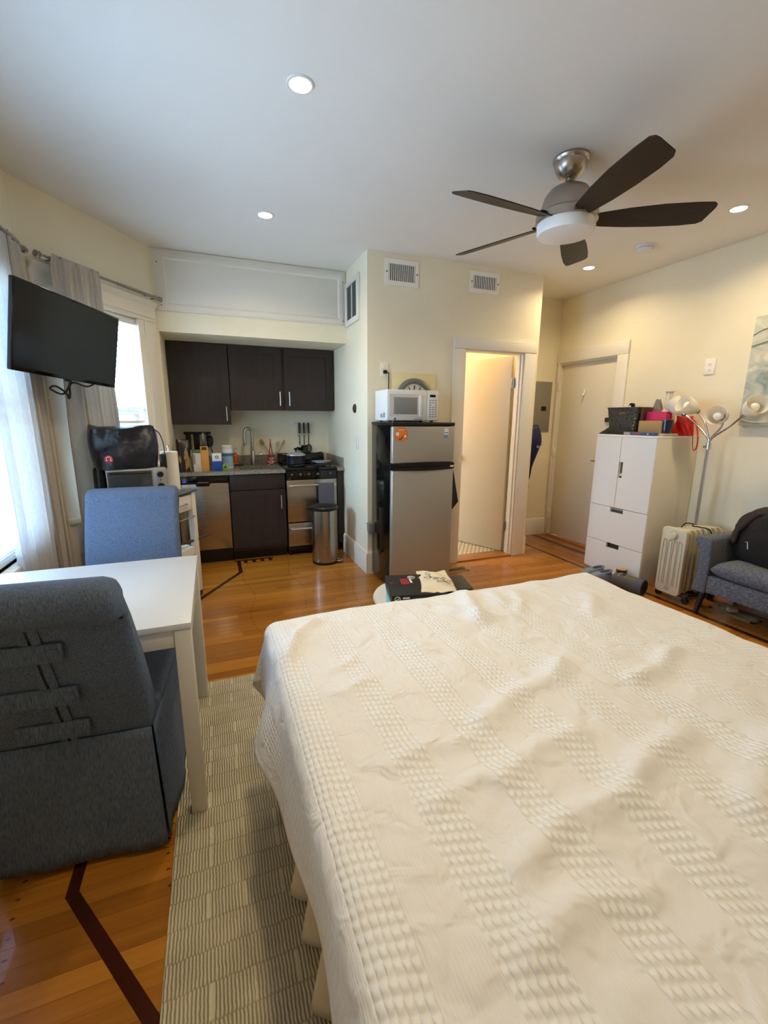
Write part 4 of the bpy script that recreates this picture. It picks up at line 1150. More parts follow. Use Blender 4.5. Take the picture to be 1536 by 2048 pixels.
for xx in (.05, FW - .05):
    for yy in (.09, .44): part('foot', MB().cyl((xx, yy, 0), (xx, yy, .035), .016, n=10), BLACK, t)
t2 = thing('fridge_magnet', 'round orange magnet with white print on the freezer door', 'magnet', (1.283 + .072, 3.1495, 1.288))
part('disc', MB().cyl((0, -.0005, 0), (0, -.003, 0), .054, n=36), mat('magnet_orange', srgb(214, 104, 40), .45), t2)
part('inner_disc', MB().cyl((0, -.003, -.002), (0, -.0036, -.002), .047, n=36), mat('magnet_orange2', srgb(222, 122, 44), .45), t2)
part('white_square', MB().box(-.044, -.020, -.0046, -.003, -.008, .016), WHITEP, t2)
part('white_spot', MB().cyl((.033, -.003, -.014), (.033, -.0046, -.014), .009, n=14), WHITEP, t2)
part('dark_scribble', MB().tube(arc((-.010, -.0045, -.028), .010, PI, 2 * PI, 8) + [Vector((.016, -.0045, -.008))], .003, 6), BLACK, t2)
part('caption_bar', MB().box(-.024, .024, -.0046, -.003, .034, .038), WHITEP, t2)
t2 = thing('energy_label', 'small white and blue sticker at the top right of the freezer door', 'sticker', (1.283 + .465, 3.1495, 1.292))
part('paper', MB().box(-.018, .018, -.0012, -.0003, -.008, .040), WHITEP, t2)
part('blue_patch', MB().box(-.016, .012, -.0012, -.0003, -.036, -.008), mat('sticker_blue', srgb(84, 146, 206), .5), t2)
part('grey_print', MB().box(-.014, .014, -.0016, -.001, .004, .010), DKGREY, t2)
solid('black_cloth', MB().extr([(0, 0, 0), (.02, .02, -.01), (.065, .05, -.15), (.115, .08, -.30), (.06, .06, -.345), (0, 0.0, -.36)], (0, .012, 0)), mat('cloth_black', srgb(16, 15, 16), .9), 'black cloth hanging from the right side of the refrigerator', 'cloth', (1.829, 3.17, 1.01), bevel=.003)
CADM = mat('caddy_grey', srgb(120, 120, 122), .5)
t = thing('grey_caddy', 'small grey plastic caddy hooked low on the left fridge side', 'caddy', (1.281, 3.60, .40))
part('cup', MB().extr([(0, -.03, 0), (-.035, -.03, 0), (-.04, -.03, .02), (-.042, -.03, .085), (0, -.03, .085)], (0, .06, 0)), CADM, t, .004)
part('rim', MB().box(-.045, 0, -.033, .033, .085, .092), CADM, t, .002)

t = thing('microwave', 'white microwave oven on top of the refrigerator', 'microwave', (1.312, 3.335, 1.380))
MW, MD, MH = .455, .285, .255
for xx in (.04, MW - .04):
    for yy in (.04, MD - .04): part('foot', MB().cyl((xx, yy, 0), (xx, yy, .012), .014, n=10), BLACK, t)
part('case', MB().box(0, MW, .022, MD, .010, MH), WHITEP, t, .006)
dr = part('door', MB().box(0, MW - .105, .0, .022, .012, MH - .002), WHITEP, t, .006)
part('door_recess', MB().extr([(.02, -.0008, .045), (.30, -.0008, .045), (.30, -.0008, MH - .035), (.02, -.0008, MH - .035)], (0, .002, 0)), mat('mw_trim', srgb(214, 210, 204), .35), dr)
part('door_window', MB().box(.055, .262, -.0025, 0, .062, .195), mat('mw_window', srgb(140, 138, 134), .25), dr, .003)
part('door_pull', MB().box(.275, .300, -.018, .0, .040, MH - .040), WHITEP, dr, .006)
part('logo', MB().cyl((.065, -.001, .026), (.065, -.003, .026), .009, n=18), mat('logo_grey', srgb(110, 108, 106), .4, .6), dr)
part('name_strip', MB().box(.235, .305, -.0018, 0, .020, .024), MATS['logo_grey'], dr)
cp = part('control_panel', MB().box(MW - .103, MW, .0, .022, .012, MH - .002), WHITEP, t, .006)
part('clock_display', MB().box(MW - .080, MW - .030, -.002, 0, MH - .055, MH - .035), BLACKG, cp)
kb = None
for r in range(8):
    for c in range(3):
        if r in (2,) and c == 1: continue
        x = MW - .085 + c * .026; z = MH - .075 - r * .0185
        if kb is None: kb = part('key', MB().box(0, .017, -.0018, 0, -.010, 0), mat('key_grey', srgb(168, 166, 164), .5), cp, smooth=None); q = kb
        else: q = kb.copy(); COL.objects.link(q); q.parent = cp
        q.location = (x, 0, z)
for r in range(4):
    for c in range(2): part('side_louver', MB().box(-.0012, .0, .05 + r * .012 + c * .06, .054 + r * .012 + c * .06, .035, .075 - c * .01), DKGREY, t, smooth=None)
t = thing('wall_clock', 'square cream clock with a grey ring leaning on the wall behind the microwave', 'clock', (1.478, 3.60, 1.380))
lean = Matrix.Rotation(math.radians(-5), 4, 'X')
K = lambda: MB(lean)
part('backing', K().box(0, .42, .022, .040, .0, .42), mat('clock_cream', srgb(226, 212, 164), .5), t, .003)
part('ring', MB(lean @ frame((1, 0, 0), (0, 0, 1), (0, -1, 0), (.212, .022, .20))).lathe([(.128, 0), (.132, .018), (.150, .026), (.172, .016), (.178, 0)], 48), mat('clock_grey', srgb(112, 114, 112), .35), t)
fc = part('face', MB(lean @ frame((1, 0, 0), (0, 0, 1), (0, -1, 0), (.212, .022, .20))).lathe([(0, .004), (.129, .004), (.129, 0)], 48), mat('clock_face', srgb(222, 218, 208), .5), t)
for i in range(12):
    a = PI / 2 - i * PI / 6
    p = Vector((.212 + .088 * math.cos(a), .0165, .20 + .088 * math.sin(a))); q = Vector((.212 + .116 * math.cos(a), .0165, .20 + .116 * math.sin(a)))
    part('hour_mark', K().bar(p, q, .002, .010 if i % 3 else .016, up=(0, 1, 0)) if False else K().tube([p, q], .0035, 6), BLACK, fc)
part('minute_hand', K().tube([(.212, .0145, .20), (.206, .0145, .305)], .003, 6), BLACK, fc)
part('hour_hand', K().tube([(.212, .0155, .20), (.15, .0155, .22)], .004, 6), BLACK, fc)
t = thing('wall_outlet', 'white power outlet plate on the wall left of the clock', 'outlet', (1.413, YF, 1.818))
part('plate', MB().box(-.036, .036, -.007, -.0005, -.058, .058), PLATE, t, .002)
part('socket', MB().box(-.017, .017, -.009, -.006, .008, .036), PLATE, t, .002)
part('socket', MB().box(-.017, .017, -.009, -.006, -.036, -.008), PLATE, t, .002)
t = thing('appliance_plug', 'black plug and cord running down from the outlet behind the microwave', 'cord', (1.413, YF, 1.796))
part('plug', MB().box(-.016, .016, -.034, -.010, -.014, .014), BLACK, t, .004)
part('cord', MB().tube(cv([(.012, -.024, 0), (.032, -.022, -.01), (.036, -.014, -.06), (.036, -.012, -.25), (.036, -.012, -.40)]), .0045, 8), BLACK, t)

# ------------------------------------------------------------------ floor registers
def floor_register(loc, w, d, rz, label):
    t = thing('floor_register', label, 'floor vent', loc, rz, group='floor registers')
    BR = mat('register_tan', srgb(168, 140, 96), .5)
    part('backing', MB().box(-w / 2 + .012, w / 2 - .012, -d / 2 + .012, d / 2 - .012, .0006, .0012), DARKV, t)
    f = MB(); f.box(-w / 2, w / 2, -d / 2, -d / 2 + .02, .0006, .005); f.box(-w / 2, w / 2, d / 2 - .02, d / 2, .0006, .005); f.box(-w / 2, -w / 2 + .02, -d / 2, d / 2, .0006, .005); f.box(w / 2 - .02, w / 2, -d / 2, d / 2, .0006, .005)
    part('rim', f, BR, t)
    n = int((w - .04) / .022)
    for i in range(n):
        x = -w / 2 + .02 + (w - .04) * (i + .5) / n
        m_ = MB(); m_.bar((x - .008, -d / 2 + .018, .003), (x + .008, d / 2 - .018, .003), .004, .003); m_.bar((x + .008, -d / 2 + .018, .003), (x - .008, d / 2 - .018, .003), .004, .003)
        part('scroll_bar', m_, BR, t, smooth=None)
floor_register((2.06, 3.46, 0), .26, .12, 0, 'tan metal floor register on the wood beside the refrigerator')
floor_register((3.53, 1.89, 0), .11, .30, 0.0, 'tan metal floor register on the wood under the sofa')

# ------------------------------------------------------------------ rug
RUG = mat('rug_weave', srgb(176, 166, 142), 0.95, spec=.1)
def rug_nodes(m):
    N, L, b = nodes(m)
    tc = N.new('ShaderNodeTexCoord'); sx = N.new('ShaderNodeSeparateXYZ'); L.new(tc.outputs['Object'], sx.inputs[0])
    def M(op, a, bb=None, c=None):
        q = N.new('ShaderNodeMath'); q.operation = op
        for i, v in enumerate((a, bb, c)):
            if v is None: continue
            if isinstance(v, (int, float)): q.inputs[i].default_value = v
            else: L.new(v, q.inputs[i])
        return q.outputs[0]
    nzv = N.new('ShaderNodeTexNoise'); nzv.inputs['Scale'].default_value = 40; nzv.inputs['Detail'].default_value = 3; L.new(tc.outputs['Object'], nzv.inputs['Vector'])
    wob = M('MULTIPLY', M('SUBTRACT', nzv.outputs['Fac'], .5), .006)
    x, y = sx.outputs[0], sx.outputs[1]
    rows = M('DIVIDE', M('ADD', y, M('MULTIPLY', wob, 1.5)), .078); rowi = M('FLOOR', rows); rowf = M('FRACT', rows)
    xs = M('ADD', M('ADD', x, wob), M('MULTIPLY', M('SINE', M('MULTIPLY', rowi, 7.3)), .004))
    rib = M('FRACT', M('DIVIDE', xs, .0092))
    ribv = M('SUBTRACT', 1.0, M('ABSOLUTE', M('SUBTRACT', M('MULTIPLY', rib, 2.0), 1.0)))     # 0..1 triangle
    edge = M('ADD', .45, M('MULTIPLY', .55, M('MULTIPLY', M('MINIMUM', M('MULTIPLY', rowf, 14.0), 1.0), M('MINIMUM', M('MULTIPLY', M('SUBTRACT', 1.0, rowf), 22.0), 1.0))))
    colx = M('FRACT', M('DIVIDE', xs, .105)); seam = M('MULTIPLY', M('LESS_THAN', colx, .06), M('GREATER_THAN', M('SINE', M('MULTIPLY', rowi, 2.4)), -.2))
    ribv2 = M('MAXIMUM', ribv, M('MULTIPLY', seam, .85))
    hgt = M('MULTIPLY', M('SMOOTH_MIN', ribv2, .75, .2), edge)
    n2 = N.new('ShaderNodeTexNoise'); n2.inputs['Scale'].default_value = 9; n2.inputs['Detail'].default_value = 4; L.new(tc.outputs['Object'], n2.inputs['Vector'])
    fac = M('ADD', M('MULTIPLY', hgt, .95), M('MULTIPLY', M('SUBTRACT', n2.outputs['Fac'], .5), .7))
    cr = N.new('ShaderNodeValToRGB'); e = cr.color_ramp.elements
    e[0].position = .05; e[0].color = srgb(158, 148, 124); e[1].position = .80; e[1].color = srgb(216, 206, 180)
    k = e.new(.42); k.color = srgb(192, 182, 157)
    L.new(fac, cr.inputs[0]); L.new(cr.outputs[0], b.inputs['Base Color'])
    bp = N.new('ShaderNodeBump'); bp.inputs['Strength'].default_value = .8; bp.inputs['Distance'].default_value = .006
    L.new(hgt, bp.inputs['Height']); L.new(bp.outputs[0], b.inputs['Normal'])
rug_nodes(RUG)
solid('area_rug', MB().box(-.213, 2.25, -.55, 2.325, .0008, .010), RUG, 'beige ribbed area rug on the wood floor under the bed and table', 'rug', bevel=.003)

# ------------------------------------------------------------------ dining table
t = thing('dining_table', 'small square white dining table at the bay window', 'table', (-.108, 1.474, 0))
TW = .775
TZ = .75
part('tabletop', MB().box(-TW, 0, 0, TW, TZ - .022, TZ), mat('table_white', srgb(214, 218, 222), .3), t, .003)
WL = mat('table_leg_white', srgb(222, 220, 214), .38)
for (x0, y0) in ((-.054, .003), (-.054, TW - .057), (-TW + .003, .003), (-TW + .003, TW - .057)):
    part('leg', MB().box(x0, x0 + .051, y0, y0 + .054, .011 if x0 > -.2 else 0.0, TZ - .024), WL, t, .002)
part('apron', MB().box(-TW + .055, -.055, .008, .026, TZ - .085, TZ - .024), WL, t, .002)
part('apron', MB().box(-TW + .055, -.055, TW - .026, TW - .008, TZ - .085, TZ - .024), WL, t, .002)
part('apron', MB().box(-.026, -.006, .058, TW - .058, TZ - .085, TZ - .024), WL, t, .002)
part('apron', MB().box(-TW + .006, -TW + .026, .058, TW - .058, TZ - .085, TZ - .024), WL, t, .002)

# ------------------------------------------------------------------ skirted dining chairs
def dining_chair(label, loc, rz):
    """facing +y; origin on the floor under the rear edge"""
    t = thing('dining_chair', label, 'chair', loc, rz, group='skirted dining chairs')
    W = .228
    # backrest profile in (y, z): raked, with a roll at the top that curls backwards
    front = [(.135, .47), (.120, .60), (.098, .75), (.068, .88), (.040, .955)]
    roll = [(-.016 + .062 * math.cos(a), .955 + .066 * math.sin(a)) for a in [math.radians(q) for q in (15, 45, 75, 105, 135, 165, 195, 225, 252, 275)]]
    back = [(.004, .885), (.012, .80), (.022, .65), (.030, .50), (.030, .44)]
    prof = [(y - .27 * (z - .46), z) for y, z in front + roll + back]
    mb = MB(); n = len(prof)
    xs = [-W, -W + .008, -W + .028, 0, W - .028, W - .008, W]
    cy = sum(p[0] for p in prof) / n; cz = sum(p[1] for p in prof) / n
    vs = []
    for x in xs:
        ins = .018 if abs(abs(x) - W) < 1e-6 else (.006 if abs(abs(x) - (W - .008)) < 1e-6 else 0)
        for i, (y, z) in enumerate(prof):
            p0, p1 = prof[i - 1], prof[(i + 1) % n]
            nx, nz = (p1[1] - p0[1]), -(p1[0] - p0[0]); ln = math.hypot(nx, nz) or 1
            vs.append((x, y - nx / ln * -ins * -1 if False else y + nx / ln * -ins, z + nz / ln * -ins))
    fs = [tuple(range(n)), tuple((len(xs) - 1) * n + i for i in range(n - 1, -1, -1))]
    for j in range(len(xs) - 1):
        for i in range(n):
            i2 = (i + 1) % n; fs.append((j * n + i, j * n + i2, (j + 1) * n + i2, (j + 1) * n + i))
    mb._add(vs, fs)
    bk = part('backrest', mb, FABRIC, t, smooth=.9)
    rk = lambda z: -.27 * (z - .46)
    part('roll_seam', MB().tube([(-W + .004, -.002 + rk(.89), .889), (W - .004, -.002 + rk(.89), .889)], .0035, 6), mat('seam_dark', srgb(44, 44, 48), .9), bk)
    # centre pleat down the back with buttoned tabs
    pl = MB()
    for sx in (-1, 1):
        pl.grid(lambda u, v, sx=sx: (sx * (.004 + .020 * u), (lambda z: (.004 + (.885 - z) * .062) if z > .5 else .028)(.885 - .44 * v) + rk(.885 - .44 * v) - .004 - .003 * (1 - u), .885 - .44 * v), 2, 12)
    part('back_pleat', pl, FABRIC, bk)
    for zt in (.802, .642, .505):
        yb = .004 + (.885 - zt) * .062 - .010 + rk(zt)
        tb_ = part('back_tab', MB().box(-.118, .068, yb - .009, yb + .002, zt - .028, zt + .028), FABRIC, bk, .004)
        for sx in (-1, 1): part('button', MB().tube([(-.025 + sx * .072, yb - .006, zt), (-.025 + sx * .072, yb - .012, zt), (-.025 + sx * .072, yb - .015, zt)], [.015, .014, .006], 16), FABRIC, tb_)
    # seat
    part('seat', MB().box(-.225, .225, .075, .515, .40, .485), FABRIC, t, .022, seg=3)
    part('skirt_lining', MB().box(-.208, .208, .048, .500, .035, .42), FABRIC, t)
    # skirt: four panels with an inverted pleat at each corner
    def skirt(name, p0, p1, out, zt, flare, amp, seed):
        r = random.Random(seed); p0, p1, out = Vector(p0), Vector(p1), Vector(out)
        a1, a2 = r.uniform(0, 6), r.uniform(0, 6)
        def fn(u, v):
            z = zt + (.022 + .006 * math.sin(5 * u + a1) - zt) * v
            p = p0 + (p1 - p0) * u
            spread = 1 + flare * .35 * v
            c = (p0 + p1) / 2
            q = c + (p - c) * spread + out * (flare * .09 * v + amp * v * math.sin(2 * PI * u * 1.6 + a2))
            return (q.x, q.y, z)
        m_ = MB(); m_.grid(fn, 20, 12)
        o = part(name, m_, FABRIC, t, smooth=2.0)
        md = o.modifiers.new('thickness', 'SOLIDIFY'); md.thickness = .004; md.offset = -1
    skirt('skirt_back', (-.222, .028, 0), (.222, .028, 0), (0, -1, 0), .45, .22, .006, 1)
    skirt('skirt_front', (.222, .517, 0), (-.222, .517, 0), (0, 1, 0), .45, .22, .006, 2)
    skirt('skirt_side', (.228, .040, 0), (.228, .510, 0), (1, 0, 0), .45, .22, .008, 3)
    skirt('skirt_side', (-.228, .510, 0), (-.228, .040, 0), (-1, 0, 0), .45, .22, .008, 4)
    for sx in (-1, 1):
        for yy in (.045, .50):
            part('pleat_insert', MB().extr([(sx * .205, yy - .02, .43), (sx * .205, yy + .02, .43), (sx * .222, yy + .02, .03), (sx * .222, yy - .02, .03)], (sx * .006, 0, 0)), FABRIC, t)
            part('leg', MB().cyl((sx * .185, yy + (.02 if yy < .2 else -.03), 0), (sx * .185, yy + (.02 if yy < .2 else -.03), .41), .016, .022, 10), BLACK, t)
    return t
dining_chair('grey upholstered dining chair with buttoned back tabs, nearest the camera', (-.468, 1.392, 0), math.radians(-4.5))
dining_chair('blue grey upholstered dining chair on the far side of the white table', (-.437, 2.635, 0), math.radians(180))
# ------------------------------------------------------------------ bed and bedspread
from mathutils import noise as mn
BX0, BX1, BY0, BY1, BZ = .180, 1.640, -.50, 1.530, .690
t = thing('bed', 'queen bed with white mattress and gathered white skirt under the bedspread', 'bed', (0, 0, 0))
MATW = mat('mattress_white', srgb(226, 222, 214), .9)
part('mattress', MB().box(BX0 + .03, BX1 - .03, BY0, BY1 - .03, .42, BZ - .03), MATW, t, .04, seg=3)
part('box_spring', MB().box(BX0 + .04, BX1 - .04, BY0, BY1 - .04, .20, .418), MATW, t, .01)
part('frame', MB().box(BX0 + .06, BX1 - .06, BY0 + .02, BY1 - .06, .15, .198), BLACK, t)
for x in (BX0 + .12, BX1 - .12):
    for y in (BY0 + .1, .55, BY1 - .14): part('leg', MB().cyl((x, y, .010), (x, y, .152), .022, n=12), BLACK, t)
SKIRTM = mat('skirt_white', srgb(222, 212, 194), .9)
def ruffle(p0, p1, out, folds, label_seed):
    p0, p1, out = Vector(p0), Vector(p1), Vector(out); r = random.Random(label_seed)
    ph = [r.uniform(-.8, .8) for _ in range(folds + 2)]; am = [r.uniform(.4, 1.4) for _ in range(folds + 2)]
    def fn(u, v):
        k = u * folds; i = int(k); f = k - i
        p = ph[i] * (1 - f) + ph[i + 1] * f; a = am[i] * (1 - f) + am[i + 1] * f
        s = math.sin(2 * PI * k + p)
        q = p0 + (p1 - p0) * u + out * (.016 + .105 * v * a * (s * .5 + .5) ** 1.5)
        return (q.x, q.y, .41 - (.41 - .030 - .012 * s) * v)
    mb = MB(); mb.grid(fn, folds * 14, 14)
    return mb
def sk(p0, p1, out, f, s):
    o = part('bed_skirt', ruffle(p0, p1, out, f, s), SKIRTM, t, smooth=2.5)
    md = o.modifiers.new('thickness', 'SOLIDIFY'); md.thickness = .0015
sk((BX0 + .036, BY0, 0), (BX0 + .036, BY1 - .036, 0), (-1, 0, 0), 13, 1)
sk((BX0 + .036, BY1 - .036, 0), (BX1 - .036, BY1 - .036, 0), (0, 1, 0), 10, 2)
sk((BX1 - .036, BY1 - .036, 0), (BX1 - .036, BY0, 0), (1, 0, 0), 13, 3)

SPREAD = mat('bedspread_cotton', srgb(232, 222, 206), .92, spec=.15)
def spread_nodes(m):
    N, L, b = nodes(m)
    uv = N.new('ShaderNodeUVMap'); uv.uv_map = 'cloth'; sx = N.new('ShaderNodeSeparateXYZ'); L.new(uv.outputs[0], sx.inputs[0])
    def M(op, a, bb=None):
        q = N.new('ShaderNodeMath'); q.operation = op
        for i, v in enumerate((a, bb)):
            if v is None: continue
            if isinstance(v, (int, float)): q.inputs[i].default_value = v
            else: L.new(v, q.inputs[i])
        return q.outputs[0]
    a, c = sx.outputs[0], sx.outputs[1]
    nz = N.new('ShaderNodeTexNoise'); nz.inputs['Scale'].default_value = 30; L.new(uv.outputs[0], nz.inputs['Vector'])
    a2 = M('ADD', a, M('MULTIPLY', M('SUBTRACT', nz.outputs['Fac'], .5), .006))
    ph = M('ABSOLUTE', M('SUBTRACT', M('FRACT', M('ADD', M('DIVIDE', M('SUBTRACT', a2, -.002), .174), .5)), .5))      # 0 at band centre
    band = M('LESS_THAN', ph, .235)
    edge = M('MULTIPLY', M('GREATER_THAN', ph, .215), band)
    rib = M('ABSOLUTE', M('SINE', M('MULTIPLY', a2, PI / .0128)))
    ribi = M('FLOOR', M('DIVIDE', a2, .0128))
    bead = M('ADD', .62, M('MULTIPLY', .38, M('SINE', M('ADD', M('MULTIPLY', c, 2 * PI / .020), M('MULTIPLY', ribi, 1.3)))))
    bandh = M('MULTIPLY', M('POWER', rib, .7), bead)
    fine = M('MULTIPLY', .09, M('ABSOLUTE', M('SINE', M('MULTIPLY', a2, PI / .0062))))
    h = M('ADD', M('MULTIPLY', band, bandh), M('MULTIPLY', M('SUBTRACT', 1.0, band), fine))
    h = M('ADD', h, M('MULTIPLY', edge, .4))
    pk = N.new('ShaderNodeTexNoise'); pk.inputs['Scale'].default_value = 16; pk.inputs['Detail'].default_value = 2; pk.inputs['Distortion'].default_value = .6; L.new(uv.outputs[0], pk.inputs['Vector'])
    h = M('ADD', h, M('MULTIPLY', M('SUBTRACT', 1.35, band), M('MULTIPLY', pk.outputs['Fac'], 3.6)))
    bp = N.new('ShaderNodeBump'); bp.inputs['Strength'].default_value = .85; bp.inputs['Distance'].default_value = .0036
    L.new(h, bp.inputs['Height']); L.new(bp.outputs[0], b.inputs['Normal'])
    mx = N.new('ShaderNodeMix'); mx.data_type = 'RGBA'
    mx.inputs['A'].default_value = srgb(235, 234, 233); mx.inputs['B'].default_value = srgb(240, 240, 240)
    L.new(M('MULTIPLY', band, M('ADD', .55, M('MULTIPLY', bandh, .45))), mx.inputs['Factor']); L.new(mx.outputs['Result'], b.inputs['Base Color'])
spread_nodes(SPREAD)
RE = .055
def over(o):
    """distance hung over an edge -> (outwards, down)"""
    q = RE * PI / 2
    if o <= 0: return (0.0, 0.0)
    if o < q: th = o / RE; return (RE * math.sin(th), RE * (1 - math.cos(th)))
    return (RE + (o - q) * .06, RE + (o - q) * .997)
def ridge(x, y, pts, w):
    best = 9
    for i in range(len(pts) - 1):
        ax, ay = pts[i]; bx, by = pts[i + 1]; dx, dy = bx - ax, by - ay
        k = max(0, min(1, ((x - ax) * dx + (y - ay) * dy) / (dx * dx + dy * dy)))
        best = min(best, math.hypot(x - ax - dx * k, y - ay - dy * k))
    return math.exp(-(best / w) ** 2)
WR = [([(.30, 1.47), (.22, 1.38), (.15, 1.22), (.12, 1.02)], .022, .016), ([(.95, 1.50), (.90, 1.38), (.86, 1.26)], .035, .016),
      ([(.80, 1.40), (.86, 1.30), (.98, 1.22)], .03, .012), ([(1.05, 1.46), (1.02, 1.34)], .03, .010), ([(1.16, 1.45), (1.10, 1.33), (1.04, 1.27)], .028, .008),
      ([(.56, .78), (.70, .84), (.84, .86), (.92, .92)], .032, .012), ([(.50, .62), (.62, .66), (.74, .67)], .03, .010), ([(1.05, .78), (1.18, .80), (1.32, .86)], .028, .010),
      ([(.30, .74), (.40, .76), (.50, .74)], .022, .007), ([(.34, .62), (.46, .64)], .022, .007), ([(.70, .50), (.84, .56), (.98, .58)], .03, .011),
      ([(.42, .46), (.55, .50), (.66, .50)], .026, .010), ([(.28, 1.14), (.36, 1.18)], .02, .006), ([(.27, 1.02), (.36, 1.05)], .02, .006), ([(.55, 1.2), (.6, 1.12)], .025, .006),
      ([(1.28, 1.16), (1.36, 1.22), (1.42, 1.30)], .03, .008), ([(.9, .40), (1.05, .46), (1.2, .50)], .035, .010), ([(.36, .36), (.46, .38), (.58, .36)], .028, .009)]
def spread_pt(a, c):
    """a across (0 at the left edge of the mattress), c along (0 at the foot edge, negative towards the head)"""
    W = BX1 - BX0
    oa = -a if a < 0 else (a - W if a > W else 0); sa = -1 if a < 0 else 1
    oc = c if c > 0 else 0
    xin = BX0 + max(0, min(W, a)); yin = BY1 + min(0, c)
    puff = .020 * (1 - abs(2 * (xin - BX0) / W - 1) ** 3) * (1 - math.exp(-max(0, BY1 - yin) * 5))
    z = BZ - .012 + puff
    x, y = xin, yin
    ino = 1.0
    # rounding: pull the flat part inside the radius
    if oa > 0 and oc > 0:
        r = math.hypot(oa, oc); th = math.atan2(oc, oa)
        h, d = over(r)
        fold = .5 + .5 * math.sin(th * 6 - .8)
        h += max(0, r - .1) * .30 * fold * math.sin(2 * th)
        x = xin + sa * h * math.cos(th); y = yin + h * math.sin(th); z -= d * (.96)
    elif oa > 0:
        h, d = over(oa)
        rip = max(0, oa - .10) * .10 * (math.sin(c * 9.5 + 1.0) + .5 * math.sin(c * 17 + .4))
        near = math.exp(-((c + .34) / .17) ** 2) * max(0, oa - .08) * .34
        x = xin + sa * (h + rip * .5 + .02 * (oa > .1) * 0 + near); z -= d
    elif oc > 0:
        h, d = over(oc)
        rip = max(0, oc - .10) * .12 * (math.sin(a * 10 + .7) + .5 * math.sin(a * 19))
        y = yin + h + rip * .5; z -= d
    flat = 1.0 if (oa == 0 and oc == 0) else max(0, 1 - max(oa, oc) * 9)
    if flat > 0:
        w = 0
        for pts, wd, amp in WR: w += 1.45 * amp * ridge(xin - oa * 0, yin, pts, wd)
        w += .009 * mn.noise(Vector((x * 4.2, y * 5.5, .3))) + .005 * mn.noise(Vector((x * 11, y * 13, 2.3)))
        z += w * flat
    # side drape bulges
    return Vector((x, y, z))
A0, A1, C0, C1 = -.275, (BX1 - BX0) + .30, BY0 - BY1 + .02, .34
nu, nv = 210, 230
me = bpy.data.meshes.new('bedspread')
ver = []; uvs = []
for j in range(nv + 1):
    for i in range(nu + 1):
        a = A0 + (A1 - A0) * i / nu; c = C0 + (C1 - C0) * j / nv
        ver.append(spread_pt(a, c)); uvs.append((a, c))
fcs = [(j * (nu + 1) + i, j * (nu + 1) + i + 1, (j + 1) * (nu + 1) + i + 1, (j + 1) * (nu + 1) + i) for j in range(nv) for i in range(nu)]
me.from_pydata([tuple(v) for v in ver], [], fcs)
uvl = me.uv_layers.new(name='cloth')
for lp in me.loops: uvl.data[lp.index].uv = uvs[lp.vertex_index]
for p in me.polygons: p.use_smooth = True
me.materials.append(SPREAD)
bs = link('bedspread', me)
md = bs.modifiers.new('thickness', 'SOLIDIFY'); md.thickness = .004; md.offset = -1
tag(bs, 'white cotton bedspread with raised woven stripes draped over the bed', 'bedspread')

# ------------------------------------------------------------------ stool with boxes beyond the bed foot
t = thing('round_stool', 'white round stool top just beyond the foot of the bed', 'stool', (1.03, 2.06, 0))
part('top', MB().lathe([(0, .418), (.25, .418), (.272, .426), (.276, .440), (.270, .452), (0, .452)], 48), WHITE, t)
for i in range(4):
    a = i * PI / 2 + .6
    part('leg', MB().cyl((.23 * math.cos(a), .23 * math.sin(a), .01 if math.sin(a) < 0.99 else 0), (.17 * math.cos(a), .17 * math.sin(a), .42), .014, .018, 12), WHITE, t)
GB = mat('game_black', srgb(26, 24, 25), .5)
GBR = mat('game_red', srgb(150, 34, 40), .5)
GA = math.radians(-38)
solid('plastic_folder', MB().box(-.17, .15, -.17, .15, 0, .004), mat('aqua_plastic', srgb(130, 200, 214), .35), 'pale aqua plastic folder under the black box on the stool', 'folder', (.985, 2.035, .4525), math.radians(-20), bevel=.001)
t = thing('game_box', 'black boxed game with red and white print lying on the round stool', 'box', (1.003, 2.045, .457), math.radians(-14))
part('tray', MB().box(-.17, .17, -.145, .145, 0, .060), GB, t, .002)
part('lid', MB().box(-.174, .174, -.149, .149, .018, .068), GB, t, .002)
part('emblem_ring', MB().tube(arc((-.03, .10, .069), .020, 0, 2 * PI, 20, (1, 0, 0), (0, 1, 0)), .0022, 6, caps=False), WHITEP, t)
part('emblem_cross', MB().tube([(-.042, .09, .069), (-.018, .11, .069)], .0022, 6), WHITEP, t)
part('emblem_cross', MB().tube([(-.042, .11, .069), (-.026, .098, .069)], .0022, 6), WHITEP, t)
part('red_title', MB().box(-.10, -.055, .0, .085, .0682, .0688), GBR, t)
part('white_title', MB().box(-.048, -.036, .02, .075, .0682, .0688), WHITEP, t)
part('red_star', MB().box(-.162, -.146, .02, .036, .0682, .0688), GBR, t)
part('side_emblem', MB().tube(arc((-.145, -.1495, .046), .014, 0, 2 * PI, 18), .0018, 6, caps=False), WHITEP, t)
part('side_emblem_stroke', MB().tube([(-.155, -.150, .040), (-.135, -.150, .052)], .0018, 6), WHITEP, t)
part('side_title', MB().box(-.118, -.082, -.1500, -.1488, .048, .056), WHITEP, t)
part('side_red_title', MB().box(-.118, -.07, -.1500, -.1488, .034, .042), GBR, t)
part('side_text', MB().box(-.050, .055, -.1500, -.1488, .038, .048), mat('print_silver', srgb(130, 140, 150), .5), t)
part('side_price', MB().box(-.02, .035, -.1500, -.1488, .012, .022), WHITEP, t)
part('side_picture', MB().box(-.115, -.04, -.1500, -.1488, .008, .026), mat('print_olive', srgb(96, 84, 60), .6), t)
t = thing('canvas_pouch', 'cream drawstring pouch with a drawn leaf sprig lying on the black box', 'pouch', (1.10, 2.055, .5255), math.radians(-20))
PCH = mat('canvas_cream', srgb(228, 216, 190), .9)
